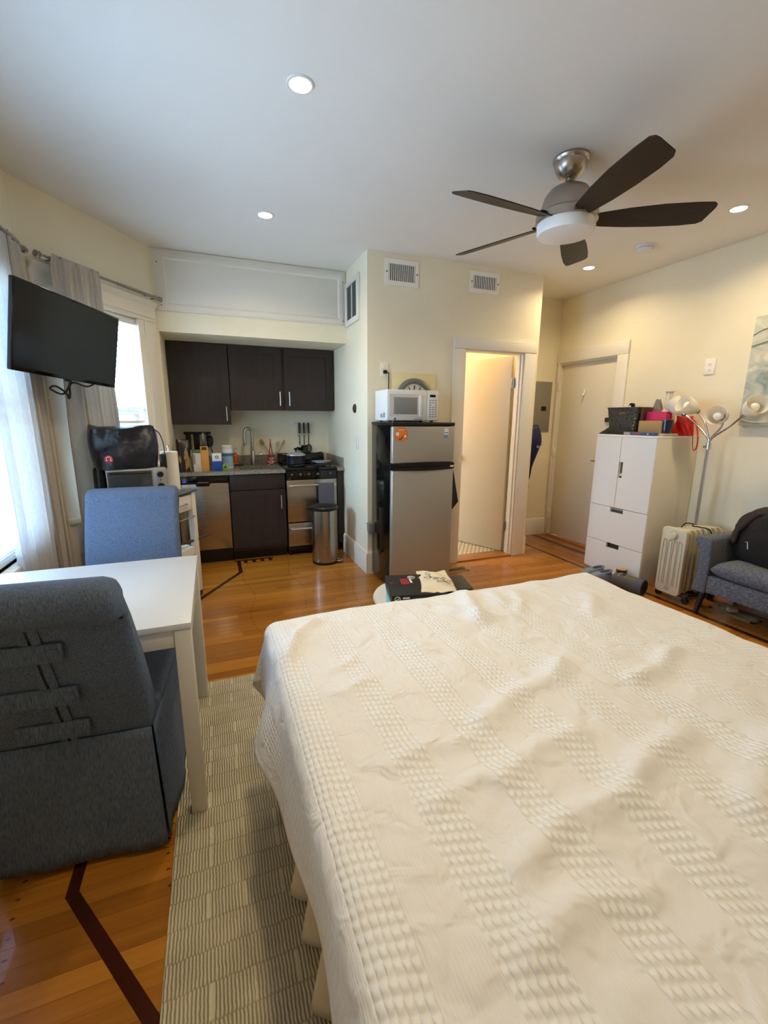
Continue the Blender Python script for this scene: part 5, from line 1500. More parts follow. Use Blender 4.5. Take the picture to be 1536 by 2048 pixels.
def pf(u, v):
    x = -.085 + .17 * u + .008 * math.sin(4 * v); y = -.17 + .32 * v
    e = min(u, 1 - u) * min(v, 1 - v)
    return (x * (1 + .1 * (1 - v)), y, .003 + .016 * min(1, e * 9) + .004 * math.sin(9 * u + 5 * v) + .003 * math.sin(14 * v - 6 * u))
mb = MB(); mb.grid(pf, 18, 26)
o = part('cloth', mb, PCH, t, smooth=2.0); md = o.modifiers.new('thickness', 'SOLIDIFY'); md.thickness = .003; md.offset = -1
INK = mat('ink_black', srgb(36, 34, 34), .7)
def leaf(cx, cy, ang, L=.044, w=.012):
    cx, cy = cx * 1.5, (cy + .035) * 1.5 - .02
    pts = []
    for i in range(13):
        q = i / 12; pts.append((q * L, w * math.sin(PI * q)))
    for i in range(12, -1, -1):
        q = i / 12; pts.append((q * L, -w * math.sin(PI * q)))
    ca, sa = math.cos(ang), math.sin(ang)
    P = [Vector((cx + x * ca - y * sa, cy + x * sa + y * ca, .0265)) for x, y in pts]
    part('leaf_line', MB().tube(P, .0011, 5), INK, t)
part('sprig_line', MB().tube(cv([(.068, -.118, .026), (.045, -.080, .0265), (.037, -.042, .0265), (.015, -.02, .0265), (-.018, -.012, .0265), (-.03, .018, .0265)]), .0012, 5), INK, t)
leaf(-.02, -.01, 1.9); leaf(-.014, -.03, 3.3); leaf(.01, -.045, 3.2, .03); leaf(.03, -.07, 3.2); leaf(.03, -.075, .15); leaf(.02, -.045, .4, .026)
zb_box('flat_box', .12, .21, .040, mat('box_charcoal', srgb(58, 52, 50), .5), 'flat charcoal box at the right edge of the stool behind the pouch', 'box', (1.258, 2.075, .4525), math.radians(-14))
# ------------------------------------------------------------------ electrical panel and umbrella in the entry
t = thing('electrical_panel', 'flat grey electrical panel on the wall beside the entry door', 'electrical panel', (3.50, 4.30, 1.262))
EP = mat('panel_grey', srgb(138, 134, 122), .45)
part('cover', MB().box(0, .268, -.012, -.0005, 0, .575), EP, t, .004)
part('door', MB().box(.02, .248, -.018, -.011, .045, .535), EP, t, .004)
part('latch', MB().box(.125, .195, -.024, -.017, .245, .295), BLACK, t, .002)
t = thing('umbrella', 'navy folded umbrella with white print hanging at the entry wall corner', 'umbrella', (3.100, 3.765, 0))
NAVY = mat('umbrella_navy', srgb(22, 24, 74), .6)
def umb(u, v):
    th = 2 * PI * u
    z = 1.335 - .43 * v
    prof = .055 + .050 * math.sin(min(1, v * 2.6) * PI / 2) if v < .42 else .105 * (1 - (v - .42) / .58 * .80)
    r = 1.35 * prof * (1 + .10 * math.sin(5 * th + 2 * v))
    return (r * math.cos(th) * .72, r * math.sin(th) * .62, z + .02 * math.cos(th) * (1 - v))
mb = MB(); mb.grid(umb, 30, 16, True); mb.f.append(tuple(range(29, -1, -1))); k_ = len(mb.v); mb.f.append(tuple(range(k_ - 30, k_)))
part('canopy', mb, NAVY, t, smooth=1.2)
part('strap', MB().tube([(.0, 0, .905), (-.004, 0, .85), (-.008, 0, .80), (-.010, 0, .775)], [.020, .018, .014, .006], 10), BLACK, t)
part('tip', MB().tube([(-.010, 0, .778), (-.004, 0, .690)], [.006, .005], 8), mat('tip_brown', srgb(110, 76, 28), .5), t)
part('hook', MB().tube([(-.078, 0, 1.40), (-.03, 0, 1.40), (-.015, 0, 1.385), (-.01, 0, 1.33)], .005, 8), NICKEL, t)
Mu = frame((.82, .0, -.35), (.25, 0, .95), (0, -1, 0), (.030, -.088, 1.125))
text_part('print', 'LION', .036, WHITEP, t, Mu)
for q, zz in enumerate((1.195, 1.168)): part('print_bar', MB().bar((-.045, -.086, zz + .012), (.075, -.080, zz - .018), .002, .010, up=(0, 1, 0)), mat('print_dim', srgb(92, 88, 120), .6), t)
solid('door_stop', MB().tube([(0, 0, 0), (0, 0, .012), (0, 0, .03), (0, 0, .036)], [.020, .022, .018, .010], 14), mat('stop_brown', srgb(58, 34, 26), .5), 'small dark round door stop on the floor by the wall end', 'door stop', (3.085, 3.80, .001))

# ------------------------------------------------------------------ white cabinet with doors and drawers
t = thing('storage_cabinet', 'white storage cabinet with two doors and two drawers by the entry door', 'cabinet', (3.342, 2.55, 0))
SWD, SD, SH = .605, .490, 1.28
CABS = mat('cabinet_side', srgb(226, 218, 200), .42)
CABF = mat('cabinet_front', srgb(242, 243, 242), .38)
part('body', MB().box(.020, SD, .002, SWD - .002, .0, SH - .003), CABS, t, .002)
part('top_cap', MB().box(.004, SD, 0, SWD, SH - .016, SH), CABF, t, .002)
def front(name, y0, y1, z0, z1, notch):
    """front panel with a rectangular finger notch cut into one edge"""
    kind, a, b, dep = notch
    p = MB()
    if kind == 'top':
        p.box(0, .018, y0, a, z0, z1); p.box(0, .018, b, y1, z0, z1); p.box(0, .018, a, b, z0, z1 - dep)
    else:
        p.box(0, .018, y0, y1, z0, a); p.box(0, .018, y0, y1, b, z1)
        if kind == 'left': p.box(0, .018, y0, y1 - dep, a, b)
        else: p.box(0, .018, y0 + dep, y1, a, b)
    o = p.build(name, CABF, t, weld=False, smooth=None)
    return o
front('door', .003, .330, .636, 1.262, ('left', .905, 1.045, .038))
front('door', .335, .602, .636, 1.262, ('left', 2, 2, 0) if False else ('right', .905, .906, .0))
front('drawer', .003, .602, .302, .630, ('top', .235, .372, .042))
front('drawer', .003, .602, .020, .297, ('top', .235, .372, .042))
part('shelf_light', MB().box(.0188, .0196, .293, .330, .925, .94), WHITEP, t)
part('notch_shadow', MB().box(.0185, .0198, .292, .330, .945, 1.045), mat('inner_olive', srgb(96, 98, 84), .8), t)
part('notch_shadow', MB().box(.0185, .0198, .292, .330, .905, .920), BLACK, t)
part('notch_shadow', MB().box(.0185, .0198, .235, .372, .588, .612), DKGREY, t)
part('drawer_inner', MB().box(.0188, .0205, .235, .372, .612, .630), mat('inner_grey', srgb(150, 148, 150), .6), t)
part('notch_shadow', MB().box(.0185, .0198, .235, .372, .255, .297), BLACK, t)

CB = 1.281
def at(x, y, z=CB): return (x, y, z)
t = thing('woven_basket', 'dark grey woven basket tilted at the left of the cabinet top', 'basket', at(3.545, 3.02), math.radians(6))
BSK = mat('basket_grey', srgb(96, 94, 88), .9)
add_noise(BSK, srgb(60, 58, 54), (60, 60, 90), 3, .4, .6, .7, (90, 90, 140), dist=.006)
p = MB()
def tr(x0, x1, y0, y1, fl):
    pass
bb = [(-.075, -.115), (.075, -.115), (.075, .115), (-.075, .115)]; tp = [(-.095, -.142), (.095, -.142), (.095, .142), (-.095, .142)]
bi = [(-.068, -.108), (.068, -.108), (.068, .108), (-.068, .108)]; ti = [(-.087, -.134), (.087, -.134), (.087, .134), (-.087, .134)]
H = .232
vs = [(x, y, .0) for x, y in bb] + [(x, y, H) for x, y in tp] + [(x, y, H) for x, y in ti] + [(x, y, .008) for x, y in bi]
fs = [(3, 2, 1, 0)] + [(i, (i + 1) % 4, 4 + (i + 1) % 4, 4 + i) for i in range(4)] + [(4 + i, 4 + (i + 1) % 4, 8 + (i + 1) % 4, 8 + i) for i in range(4)] + [(8 + i, 8 + (i + 1) % 4, 12 + (i + 1) % 4, 12 + i) for i in range(4)] + [(12, 13, 14, 15)]
part('body', MB()._add(vs, fs), BSK, t, smooth=None)
part('rim', MB().tube([(x, y, H) for x, y in tp] + [(*tp[0], H)], .007, 8), BSK, t)
part('brass_plate', MB().box(-.092, -.0895, -.03, .03, .178, .196), mat('brass', srgb(130, 106, 56), .4, .6), t)
for q in range(4): part('stud', MB().cyl((-.088 + .0, -.118 - .004 * q, .05 + q * .03), (-.095, -.118 - .004 * q, .05 + q * .03), .005, n=8), CHROME, t)
solid('maroon_folder', MB().box(-.07, .07, -.012, .012, 0, .235), mat('maroon', srgb(70, 24, 24), .6), 'dark maroon folder standing between the basket and pink bag', 'folder', at(3.56, 2.845), math.radians(4), bevel=.003)
def heap(name, w, d, h, m, label, cat, loc, rz, seed, nu=30, nv=20):
    r = random.Random(seed); o1, o2 = r.uniform(0, 9), r.uniform(0, 9)
    def fn(u, v):
        x, y = (u - .5) * w, (v - .5) * d
        e = max(0, 1 - (2 * abs(u - .5)) ** 3) * max(0, 1 - (2 * abs(v - .5)) ** 3)
        z = h * e * (.55 + .45 * (mn.noise(Vector((u * 3 + o1, v * 3 + o2, 1))) + .5)) + .003
        return (x * (1 + .12 * mn.noise(Vector((u * 4, v * 4, o1)))), y * (1 + .12 * mn.noise(Vector((u * 4, v * 4, o2)))), z)
    mb = MB(); mb.grid(fn, nu, nv); w_ = nu + 1
    k = len(mb.v); base = []
    def fb(u, v):
        p_ = fn(u, v); return (p_[0], p_[1], 0)
    mb.grid(fb, nu, nv)
    for i in range(nu):
        mb.f.append((i, i + 1, k + i + 1, k + i)); mb.f.append((nv * w_ + i, nv * w_ + i + 1, k + nv * w_ + i + 1, k + nv * w_ + i))
    for j in range(nv):
        mb.f.append((j * w_, (j + 1) * w_, k + (j + 1) * w_, k + j * w_)); mb.f.append((j * w_ + nu, (j + 1) * w_ + nu, k + (j + 1) * w_ + nu, k + j * w_ + nu))
    return solid(name, mb, m, label, cat, loc, rz, smooth=1.0)
heap('black_scarf', .11, .30, .075, mat('scarf_black', srgb(24, 26, 30), .85), 'crumpled black scarf in front of the grey basket on the cabinet', 'scarf', at(3.405, 3.00), 0, 3)
solid('padlock', MB().tube(arc((0, 0, .255), .024, 0, PI, 10, (0, 1, 0)) , .008, 8), BLACK, 'black curved handle showing behind the grey basket', 'handle', at(3.665, 3.13), 0) if False else None
t = thing('desk_camera', 'small black camera on a stand peeking over the grey basket', 'camera', at(3.70, 3.125))
part('stand', MB().cyl((0, 0, 0), (0, 0, .23), .012, n=12), BLACK, t)
part('head', MB().lathe([(.022, .225), (.028, .235), (.028, .262), (.020, .280), (0, .285)], 20), BLACKG, t)
part('lens', MB().cyl((-.024, 0, .25), (-.031, -.004, .25), .010, n=14), WHITEP, t)
# stack: thin hardback and a boxed game with lettering on its spine
zb_box('hardback_book', .17, .30, .020, mat('book_beige', srgb(200, 184, 150), .6), 'pale hardback book lying under the cardboard box on the cabinet', 'book', at(3.49, 2.70), 0)
t = thing('word_game_box', 'blue boxed game with red lettering on its spine on the cabinet edge', 'box', at(3.375, 2.735))
part('case', MB().box(-.022, .022, -.145, .145, 0, .026), mat('spine_blue', srgb(74, 84, 124), .5), t, .002)
part('pale_end', MB().box(-.0226, -.021, .085, .145, .002, .024), mat('spine_pale', srgb(196, 176, 170), .6), t)
text_part('spine_title', 'TABOO', .021, mat('spine_red', srgb(206, 60, 56), .5), t, frame((0, -1, 0), (0, 0, 1), (-1, 0, 0), (-.0226, .015, .013)))
part('spine_dot', MB().cyl((-.022, -.085, .013), (-.0232, -.085, .013), .006, n=12), WHITEP, t)
t = thing('gift_bag', 'bright pink paper gift bag standing behind the cardboard box', 'bag', at(3.575, 2.745))
part('paper', MB()._add([(-.04, -.098, 0), (.04, -.098, 0), (.04, .098, 0), (-.04, .098, 0), (-.034, -.092, .196), (.034, -.092, .196), (.034, .092, .196), (-.034, .092, .196)], [(3, 2, 1, 0), (0, 1, 5, 4), (1, 2, 6, 5), (2, 3, 7, 6), (3, 0, 4, 7)]), mat('gift_pink', srgb(206, 44, 96), .6), t, smooth=None)
part('handle', MB().tube(cv([(-.034, -.03, .19), (-.036, -.03, .215), (-.036, 0, .225), (-.036, .03, .215), (-.034, .03, .19)]), .003, 6), MATS['gift_pink'], t)
pouch('tissue_paper', .075, .075, .305, mat('tissue_grey', srgb(140, 138, 132), .8), 'crumpled grey tissue rising behind the pink gift bag', at(3.715, 2.875), .3, 6)
bpy.data.objects['tissue_paper']['category'] = 'tissue paper'
zb_box('cardboard_box', .10, .205, .100, mat('cardboard', srgb(178, 142, 92), .7), 'plain brown cardboard box on the books in front of the pink bag', 'box', at(3.46, 2.69, CB + .0205), 0)
t = thing('navy_candle', 'dark navy glass candle jar right of the cardboard box', 'candle', at(3.452, 2.522 + .028, CB + .0205))
bpy.data.objects[t.name].location = at(3.47, 2.585, CB + .0205)
part('jar', MB().lathe([(.034, 0), (.042, .006), (.046, .06), (.045, .108), (.042, .110), (.042, .09), (0, .088)], 28), mat('navy_glass', srgb(16, 22, 62), .1, coat=.5), t)
part('wax', MB().lathe([(0, .094), (.0415, .092)], 24), mat('wax', srgb(40, 44, 80), .5), t)
t = thing('red_gift_bag', 'crinkled red bag with a dangling ribbon handle at the cabinet corner', 'bag', at(3.715, 2.612))
REDB = mat('bag_red', srgb(214, 40, 28), .5)
def rb(u, v):
    th = 2 * PI * u; c, s = math.cos(th), math.sin(th); sq = (abs(c) ** 3 + abs(s) ** 3) ** (-1 / 3)
    return (c * sq * .055 * (1 - .2 * v) + .006 * math.sin(4 * th + 7 * v), s * sq * (.072 - .008 * v) + .008 * math.sin(3 * th + 5 * v) + .02 * (1 - v) * 0,   .155 * v + .010 * v * math.sin(3 * th))
mb = MB(); mb.grid(rb, 32, 10, True); mb.f.append(tuple(range(31, -1, -1))); k_ = len(mb.v); mb.f.append(tuple(range(k_ - 32, k_)))
part('sack', mb, REDB, t, smooth=1.0)
part('ribbon', MB().tube(cv([(.0, -.06, .14), (.0, -.095, .11), (.005, -.125, .0), (.005, -.128, -.09), (.0, -.112, -.118), (-.005, -.098, -.07), (-.01, -.092, .02), (-.01, -.065, .10)]), .008, 8, flat=.4), mat('ribbon_red', srgb(206, 40, 50), .6), t)
t = thing('glass_bottle', 'milky glass bottle with a long clear neck on the cabinet', 'bottle', at(3.70, 2.765))
part('bottle', MB().lathe([(.05, 0), (.062, .01), (.070, .09), (.060, .17), (.034, .225), (.026, .26), (.026, .355), (.034, .362), (.036, .372), (.030, .376), (.028, .36)], 30), mat('milk_bottle', srgb(214, 204, 188), .15, coat=.6), t)

# ------------------------------------------------------------------ five-arm floor lamp
t = thing('floor_lamp', 'silver floor lamp with four gooseneck arms and milky tulip shades', 'floor lamp', (3.64, 2.340, 0))
part('base', MB().lathe([(0, 0), (.125, 0), (.128, .006), (.122, .016), (.03, .028), (.016, .04)], 36), NICKEL, t)
pole = MB()
for dx, dy in ((.007, 0), (-.004, .007), (-.004, -.007)): pole.cyl((dx, dy, .03), (dx, dy, 1.215), .0065, n=10)
part('pole', pole, CHROME, t)
col = part('collar', MB().cyl((0, 0, 1.185), (0, 0, 1.235), .019, n=18), CHROME, t)
part('switch_knob', MB().cyl((-.018, .006, 1.205), (-.036, .012, 1.205), .008, n=10), NICKEL, col)
def arm_shade(mid, end, axis, length=.150, rmax=.066, bulb=True):
    end, axis = Vector(end), Vector(axis).normalized()
    am_ = part('arm', MB().tube(cv([(0, 0, 1.22), (mid[0] * .15, mid[1] * .15, 1.275), mid, end]), .0068, 10), NICKEL, t)
    q = axis.to_track_quat('Z', 'Y').to_matrix().to_4x4(); q.translation = end
    part('socket', MB(q).lathe([(.010, -.012), (.020, -.004), (.022, .022), (.018, .03)], 18), NICKEL, am_)
    pr_ = [(.024, .012), (.042, .035), (.058, .070), (.064, .100), (.066, .125), (.072, .150), (.0705, .1505), (.0645, .1255), (.0622, .1), (.0562, .071), (.040, .037), (.022, .016)]
    sh_ = part('shade', MB(q).lathe(pr_, 28), SHADE, t, smooth=1.2)
    part('bulb', MB(q).lathe([(.013, .03), (.016, .05), (.030, .08), (.034, .098), (.028, .118), (.012, .130), (0, .132)], 20), mat('bulb_frost', srgb(244, 240, 228), .35), sh_)
arm_shade((.02, .13, 1.375), (.0, .225, 1.455), (-.12, .60, .55))
arm_shade((.0, .06, 1.40), (-.01, .115, 1.478), (-.78, .28, .40))
arm_shade((.02, -.06, 1.36), (.015, -.070, 1.425), (-.88, -.18, .16))
arm_shade((.02, -.12, 1.365), (-.005, -.225, 1.455), (-.42, -.66, .40))

# ------------------------------------------------------------------ oil radiator
t = thing('oil_radiator', 'cream oil filled radiator with seven fins beside the sofa', 'radiator', (3.285, 2.262, 0))
RAD = mat('radiator_cream', srgb(206, 198, 172), .4)
add_noise(RAD, srgb(190, 178, 148), (5, 5, 5), 3, .5, .75)
def fin_poly(hw, h0, h1, r):
    pts = []
    for cx, cz, a0 in ((hw - r, h1 - r, 0), (-hw + r, h1 - r, 90), (-hw + r, h0 + r, 180), (hw - r, h0 + r, 270)):
        for k in range(5):
            a = math.radians(a0 + 90 * k / 4); pts.append((cx + r * math.cos(a), cz + r * math.sin(a)))
    return pts
f0 = None
for i in range(8):
    x = .012 + i * .058
    if i == 0:
        pl = fin_poly(.098, .060, .592, .03)
        o = part('control_face', MB().extr([(0, y, z) for y, z in pl], (.040, 0, 0)), RAD, t, .006)
        for yy in (-.062, -.022, .020, .060):
            part('groove', MB().tube(cv([(-.001, yy - .014, .13), (-.001, yy - .014, .46), (-.001, yy, .485), (-.001, yy + .014, .46), (-.001, yy + .014, .13)], 4), .0028, 6), mat('groove_shade', srgb(170, 164, 146), .5), o)
        part('thermostat_knob', MB().tube([(0, .0, .533), (-.020, 0, .533), (-.024, 0, .533)], [.030, .027, .018], 22), RAD, o)
        part('knob_ring', MB().tube([(.002, 0, .533), (-.005, 0, .533)], [.038, .036], 22), MATS['groove_shade'], o)
        part('lower_dial', MB().tube([(.002, 0, .105), (-.006, 0, .105)], [.022, .018], 16), MATS['groove_shade'], o)
        continue
    if f0 is None:
        pl = fin_poly(.088, .075, .580, .04)
        m_ = MB(); m_.extr([(0, y, z) for y, z in pl], (.014, 0, 0))
        for yy in (-.05, 0, .05): m_.box(-.010, .024, yy - .012, yy + .012, .14, .52)
        m_.box(-.022, .036, -.05, .05, .075, .115); m_.box(-.022, .036, -.06, .06, .535, .578)
        f0 = part('fin', m_, RAD, t, .003); q = f0
    else: q = f0.copy(); COL.objects.link(q); q.parent = t
    q.location = (x, 0, 0)
part('foot_bar', MB().box(.06, .09, -.12, .12, .045, .07), DKGREY, t, .004)
part('foot_bar', MB().box(.36, .39, -.12, .12, .045, .07), DKGREY, t, .004)
for x in (.075, .375):
    for y in (-.11, .11): part('caster', MB().cyl((x - .012, y, .024), (x + .012, y, .024), .024, n=14), BLACK, t)
part('cord', MB().tube(cv([(.10, .02, .588), (.16, .03, .612), (.20, .0, .61), (.17, -.02, .60), (.22, -.05, .592), (.29, -.085, .56), (.295, -.094, .40), (.26, -.10, .22), (.20, -.115, .05)]), .0045, 8), BLACK, t)

# ------------------------------------------------------------------ sofa
t = thing('sofa', 'blue grey upholstered sofa with dark tapered legs on the right', 'sofa', (3.255, 2.06, 0))
SL = 1.45
part('base_frame', MB().box(.004, .555, -SL + .098, -.098, .185, .315), SOFAF, t, .015, seg=3)
def arm_prof(y0):
    pr_ = [(.0, .175), (-.02, .30), (-.02, .48), (-.002, .515), (.02, .545), (.022, .572), (.0, .588), (-.06, .592), (-.088, .575), (-.095, .54), (-.10, .45), (-.10, .175)]
    mb = MB(); mb.extr([(0, y0 + y, z) for y, z in pr_], (.55, 0, 0))
    return mb
part('arm', arm_prof(0), SOFAF, t, .012, seg=3, smooth=.9)
m_ = MB(Matrix.Translation((0, -SL, 0)) @ Matrix.Scale(-1, 4, (0, 1, 0)))
m_.extr([(0, y, z) for y, z in [(.0, .175), (-.02, .30), (-.02, .48), (-.002, .515), (.02, .545), (.022, .572), (.0, .588), (-.06, .592), (-.088, .575), (-.095, .54), (-.10, .45), (-.10, .175)]], (.55, 0, 0))
part('arm', m_, SOFAF, t, .012, seg=3, smooth=.9)
def cush(x0, x1, y0, y1, z0, z1, crown):
    def fn(u, v):
        th = v * PI
        # closed pillow: top and bottom sheets joined along a rounded edge
        return None
    def pt(u, v, s):
        x = x0 + (x1 - x0) * u; y = y0 + (y1 - y0) * v
        e = (1 - (2 * abs(u - .5)) ** 5) * (1 - (2 * abs(v - .5)) ** 5)
        e = max(0, e) ** .45
        zm = (z0 + z1) / 2
        return (x, y, zm + s * ((z1 - z0) / 2) * e + (crown * e if s > 0 else 0))
    mb = MB(); mb.grid(lambda u, v: pt(u, v, 1), 24, 24); mb.grid(lambda u, v: pt(u, v, -1), 24, 24)
    return mb
for a, b in ((-.735, -.108), (-1.345, -.74)):
    part('seat_cushion', cush(-.015, .48, a, b, .305, .425, .02), SOFAF, t, smooth=1.6)
part('backrest', MB()._add([(.40, -SL + .09, .30), (.40, -.09, .30), (.55, -.02, .30), (.55, -SL + .02, .30), (.47, -SL + .16, .80), (.47, -.16, .80), (.565, -.14, .83), (.565, -SL + .14, .83)], [(0, 1, 2, 3), (4, 7, 6, 5), (0, 4, 5, 1), (1, 5, 6, 2), (2, 6, 7, 3), (3, 7, 4, 0)]), SOFAF, t, .045, seg=4)
for yy in (-.06, -SL + .06):
    for x0, x1 in ((.06, .035), (.46, .50)):
        part('leg', MB().cyl((x0, yy, .19), (x1, yy + (.02 if yy > -.5 else -.02), 0), .024, .014, 14), BLACK, t)
# black backpack-like jacket on the seat
BPK = mat('jacket_black', srgb(14, 13, 14), .8)
add_noise(BPK, srgb(26, 22, 22), (9, 9, 9), 3, .4, .7, .5, (16, 16, 16), dist=.02)
def jk(u, v):
    th = 2 * PI * u; ph = PI * v
    r = math.sin(ph) ** .38
    x = .105 * r * math.cos(th) + .015 * math.sin(3 * th + 2 * v); y = .29 * r * math.sin(th) + .02 * math.sin(5 * th) * v
    z = -.19 * math.copysign(abs(math.cos(ph)) ** .7, math.cos(ph)) + .19
    z *= 1 + .10 * math.sin(2 * th + .6) * (v > .5)
    return (x + .05 * (z / .36), y, max(0, z) + .0)
mb = MB(); mb.grid(jk, 40, 24, True)
t = thing('black_backpack', 'black backpack slumped on the sofa seat against the arm', 'backpack', (3.465, 1.668, .428))
part('body', mb, BPK, t, smooth=2.0)
part('top_flap', MB().tube(cv([(-.03, .27, .12), (-.01, .25, .24), (.03, .17, .355), (.05, .08, .365), (.055, -.05, .345)]), [.03] * 6 + [.045] * 8 + [.05] * 11, 12, flat=.6), mat('jacket_brown', srgb(38, 24, 20), .7), t, smooth=2.0)
part('zip_pull', MB().tube([(-.118, .140, .17), (-.121, .128, .175), (-.122, .118, .125)], .0035, 6), CHROME, t)

# small things under the sofa
t = thing('pink_charger', 'pale pink charger plug with a dark red cord on the floor under the sofa', 'charger', (3.545, 1.92, .0), math.radians(-30))
part('brick', MB().box(-.03, .03, -.022, .022, .006, .034), mat('charger_pink', srgb(226, 176, 156), .5), t, .005)
part('cord', MB().tube(cv([(.03, 0, .020), (.07, -.02, .012), (.12, -.06, .010), (.16, -.12, .012)]), .004, 6), mat('cord_red', srgb(96, 30, 24), .5), t)
solid('black_adapter', MB().box(-.028, .028, -.018, .018, 0.0, .028), BLACK, 'black power adapter on the floor between radiator and sofa leg', 'adapter', (3.42, 2.085, .001), .3, bevel=.005)

# ------------------------------------------------------------------ shoes in front of the cabinet
def shoe_pair(loc, rz):
    SH = mat('shoe_blue_grey', srgb(118, 128, 146), .7); IN = mat('shoe_lining', srgb(38, 46, 92), .8)
    for i, (dy, lab) in enumerate(((.055, 'left blue grey slip-on clog with dark lining before the white cabinet'), (-.055, 'right blue grey slip-on clog with dark lining beside its partner'))):
        t = thing('clog_shoe', lab, 'shoe', (loc[0] + dy * -math.sin(rz), loc[1] + dy * math.cos(rz), 0), rz, group='pair of blue grey clogs')
        n = 26
        def out(k, s, z):
            a = 2 * PI * k / n; x = .13 * math.cos(a); w = .046 + .008 * math.cos(a)
            return (x * s, w * math.sin(a) * s, z)
        vs = []; 
        rings = [(1.0, .0), (1.03, .012), (1.0, .03), (.96, .055), (.86, .078), (.70, .088)]
        for s, z in rings:
            for k in range(n):
                x, y, _ = out(k, s, z); zz = z * (1.0 if x < .02 else max(.55, 1 - (x - .02) * 3.2))
                vs.append((x, y, zz))
        fs = [tuple(range(n - 1, -1, -1))]
        for j in range(len(rings) - 1):
            for k in range(n): fs.append((j * n + k, j * n + (k + 1) % n, (j + 1) * n + (k + 1) % n, (j + 1) * n + k))
        fs.append(tuple(range((len(rings) - 1) * n, len(rings) * n)))
        part('shell', MB()._add(vs, fs), SH, t, smooth=1.0)
        part('opening', MB().lathe([(0, .0), (.026, .001), (.030, .006), (.026, .009)], 22, (-.055, 0, .084), sx=1.7, sy=1.05), IN, t)
        part('collar_band', MB().tube([(-.055 + .053 * math.cos(a), .034 * math.sin(a), .090 - .01 * math.cos(a)) for a in [2 * PI * q / 22 for q in range(23)]], .007, 8, caps=False), SH, t)
shoe_pair((3.135, 2.81), math.radians(168))
t = thing('grey_boot', 'dark grey lace-up boot lying on its side before the cabinet', 'boot', (3.18, 2.52, .0), math.radians(-78))
BOOT = mat('boot_grey', srgb(74, 74, 70), .45); BOOTB = mat('boot_blue', srgb(62, 74, 92), .5)
def bt(u, v):
    th = 2 * PI * u
    L = -.14 + .27 * v
    r = .066 * (1 - .25 * max(0, .25 - v) * 4 * .6) + .006 * v
    if v < .12: r *= math.sin(v / .12 * PI / 2) ** .6 * .999 + .001
    return (L, r * math.cos(th) * .82, .064 + r * math.sin(th) * .96)
mb = MB(); mb.grid(bt, 30, 22, True)
o = part('shaft', mb, BOOT, t, smooth=1.4); md = o.modifiers.new('thickness', 'SOLIDIFY'); md.thickness = .004; md.offset = -1
part('cuff', MB(frame((0, 1, 0), (0, 0, 1), (1, 0, 0), (.085, 0, .064))).lathe([(.070, 0), (.074, .004), (.074, .046), (.068, .05), (.066, .046), (.066, 0)], 30, sx=.82, sy=.96), BOOTB, t)
part('lining', MB(frame((0, 1, 0), (0, 0, 1), (1, 0, 0), (.118, 0, .064))).lathe([(0, 0), (.064, 0), (.066, .014)], 30, sx=.82, sy=.96), BLACK, t)
part('tongue', MB().box(-.055, -.02, -.022, .022, .118, .131), mat('tongue_brown', srgb(52, 40, 34), .7), t, .004)
for i in range(4):
    for x in (-.068, -.008): part('eyelet', MB().cyl((x, -.034 + i * .022, .122 - abs(i - 1.5) * .006), (x, -.034 + i * .022, .134 - abs(i - 1.5) * .006), .0045, n=8), CHROME, t)
t = thing('ankle_boot', 'small dark boot with tan lining standing behind the grey boot', 'boot', (3.272, 2.668, 0))
part('shaft', MB().lathe([(.036, 0), (.040, .006), (.040, .07), (.043, .125), (.040, .127), (.036, .10)], 22), mat('boot_navy', srgb(44, 50, 58), .6), t)
part('toe', MB().tube([(0, 0, .03), (-.035, .0, .028), (-.055, .0, .024), (-.066, .0, .022)], [.036, .034, .028, .014], 14), MATS['boot_navy'], t)
part('lining', MB().lathe([(0, .112), (.035, .113), (.041, .129)], 22), mat('lining_tan', srgb(190, 150, 104), .8), t)
heap('paper_wad', .045, .06, .075, mat('paper_cream', srgb(224, 208, 184), .8), 'crumpled cream paper between the clogs and the boots', 'paper', (3.310, 2.752, .001), 0, 12)

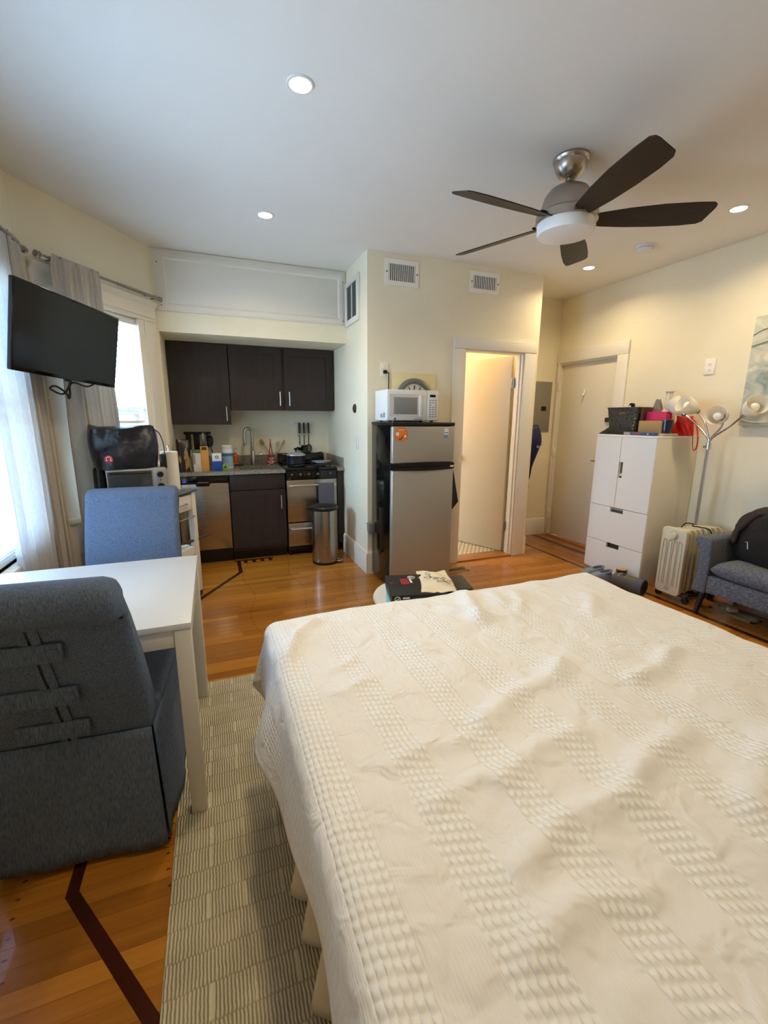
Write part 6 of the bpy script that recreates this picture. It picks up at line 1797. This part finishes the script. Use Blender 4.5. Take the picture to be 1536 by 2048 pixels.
# ------------------------------------------------------------------ painting and wall plate on the right wall
t = thing('canvas_painting', 'unframed abstract canvas in grey, teal and cream on the right wall', 'painting', (XR, 2.25, 1.372))
PT = mat('painting_colours', srgb(190, 186, 170), .7)
def paint(m):
    N, L, b = nodes(m)
    tc = N.new('ShaderNodeTexCoord'); mp = N.new('ShaderNodeMapping'); mp.inputs['Scale'].default_value = (1, 2.2, 4.0); mp.inputs['Rotation'].default_value = (.35, 0, 0)
    L.new(tc.outputs['Object'], mp.inputs[0])
    nz = N.new('ShaderNodeTexNoise'); nz.inputs['Scale'].default_value = 2.4; nz.inputs['Detail'].default_value = 6; nz.inputs['Distortion'].default_value = 1.2
    L.new(mp.outputs[0], nz.inputs['Vector'])
    cr = N.new('ShaderNodeValToRGB'); e = cr.color_ramp.elements
    e[0].position = .28; e[0].color = srgb(120, 138, 134); e[1].position = .74; e[1].color = srgb(232, 228, 208)
    k = e.new(.42); k.color = srgb(176, 184, 176); k = e.new(.55); k.color = srgb(202, 200, 186)
    L.new(nz.outputs['Fac'], cr.inputs[0]); L.new(cr.outputs[0], b.inputs['Base Color'])
paint(PT)
part('canvas', MB().box(-.038, -.001, -1.05, 0, 0, .785), PT, t, .004)
part('brush_stroke', MB().tube(cv([(-.0385, -.02, .045), (-.0385, -.10, .025), (-.0385, -.30, .03)]), [.006] * 13, 6, flat=.3), mat('stroke_cream', srgb(224, 220, 196), .7), t)
part('brush_stroke', MB().tube(cv([(-.0385, -.005, .66), (-.0385, -.07, .69), (-.0385, -.16, .70)]), [.008] * 13, 6, flat=.3), MATS['stroke_cream'], t)
part('brush_stroke', MB().tube(cv([(-.0385, -.005, .58), (-.0385, -.09, .60), (-.0385, -.20, .62)]), [.010] * 13, 6, flat=.3), MATS['stroke_cream'], t)
t = thing('outlet_plate', 'cream outlet plate on the right wall left of the painting', 'outlet', (XR, 2.553, 1.838))
part('plate', MB().box(-.008, -.0005, -.042, .042, -.062, .062), PLATE, t, .003)
for z in (.018, -.022): part('socket', MB().box(-.010, -.007, -.015, .015, z - .013, z + .013), PLATE, t, .002)
for z in (.018, -.022):
    for y in (-.006, .006): part('slot', MB().box(-.0106, -.0098, y - .001, y + .001, z - .004, z + .006), DKGREY, t, smooth=None)

# ------------------------------------------------------------------ bathroom lamp
t = thing('bathroom_light', 'round bathroom ceiling light behind the half open door', 'ceiling light', (2.25, 4.5, ZC))
part('pan', MB().lathe([(.14, 0), (.14, -.02), (.13, -.025)], 28), WHITEP, t)
part('dome', MB().lathe([(.13, -.02), (.12, -.05), (.07, -.08), (0, -.09)], 28), mat('dome_lit', srgb(255, 236, 190), .4, emit=(1, .66, .26, 1), estr=8), t)
l = bpy.data.lights.new('bathroom_lamp', 'POINT'); l.energy = 20; l.color = (1, .62, .22); l.shadow_soft_size = .10
o = bpy.data.objects.new('bathroom_lamp', l); COL.objects.link(o); o.parent = t; o.location = (0, 0, -.16)
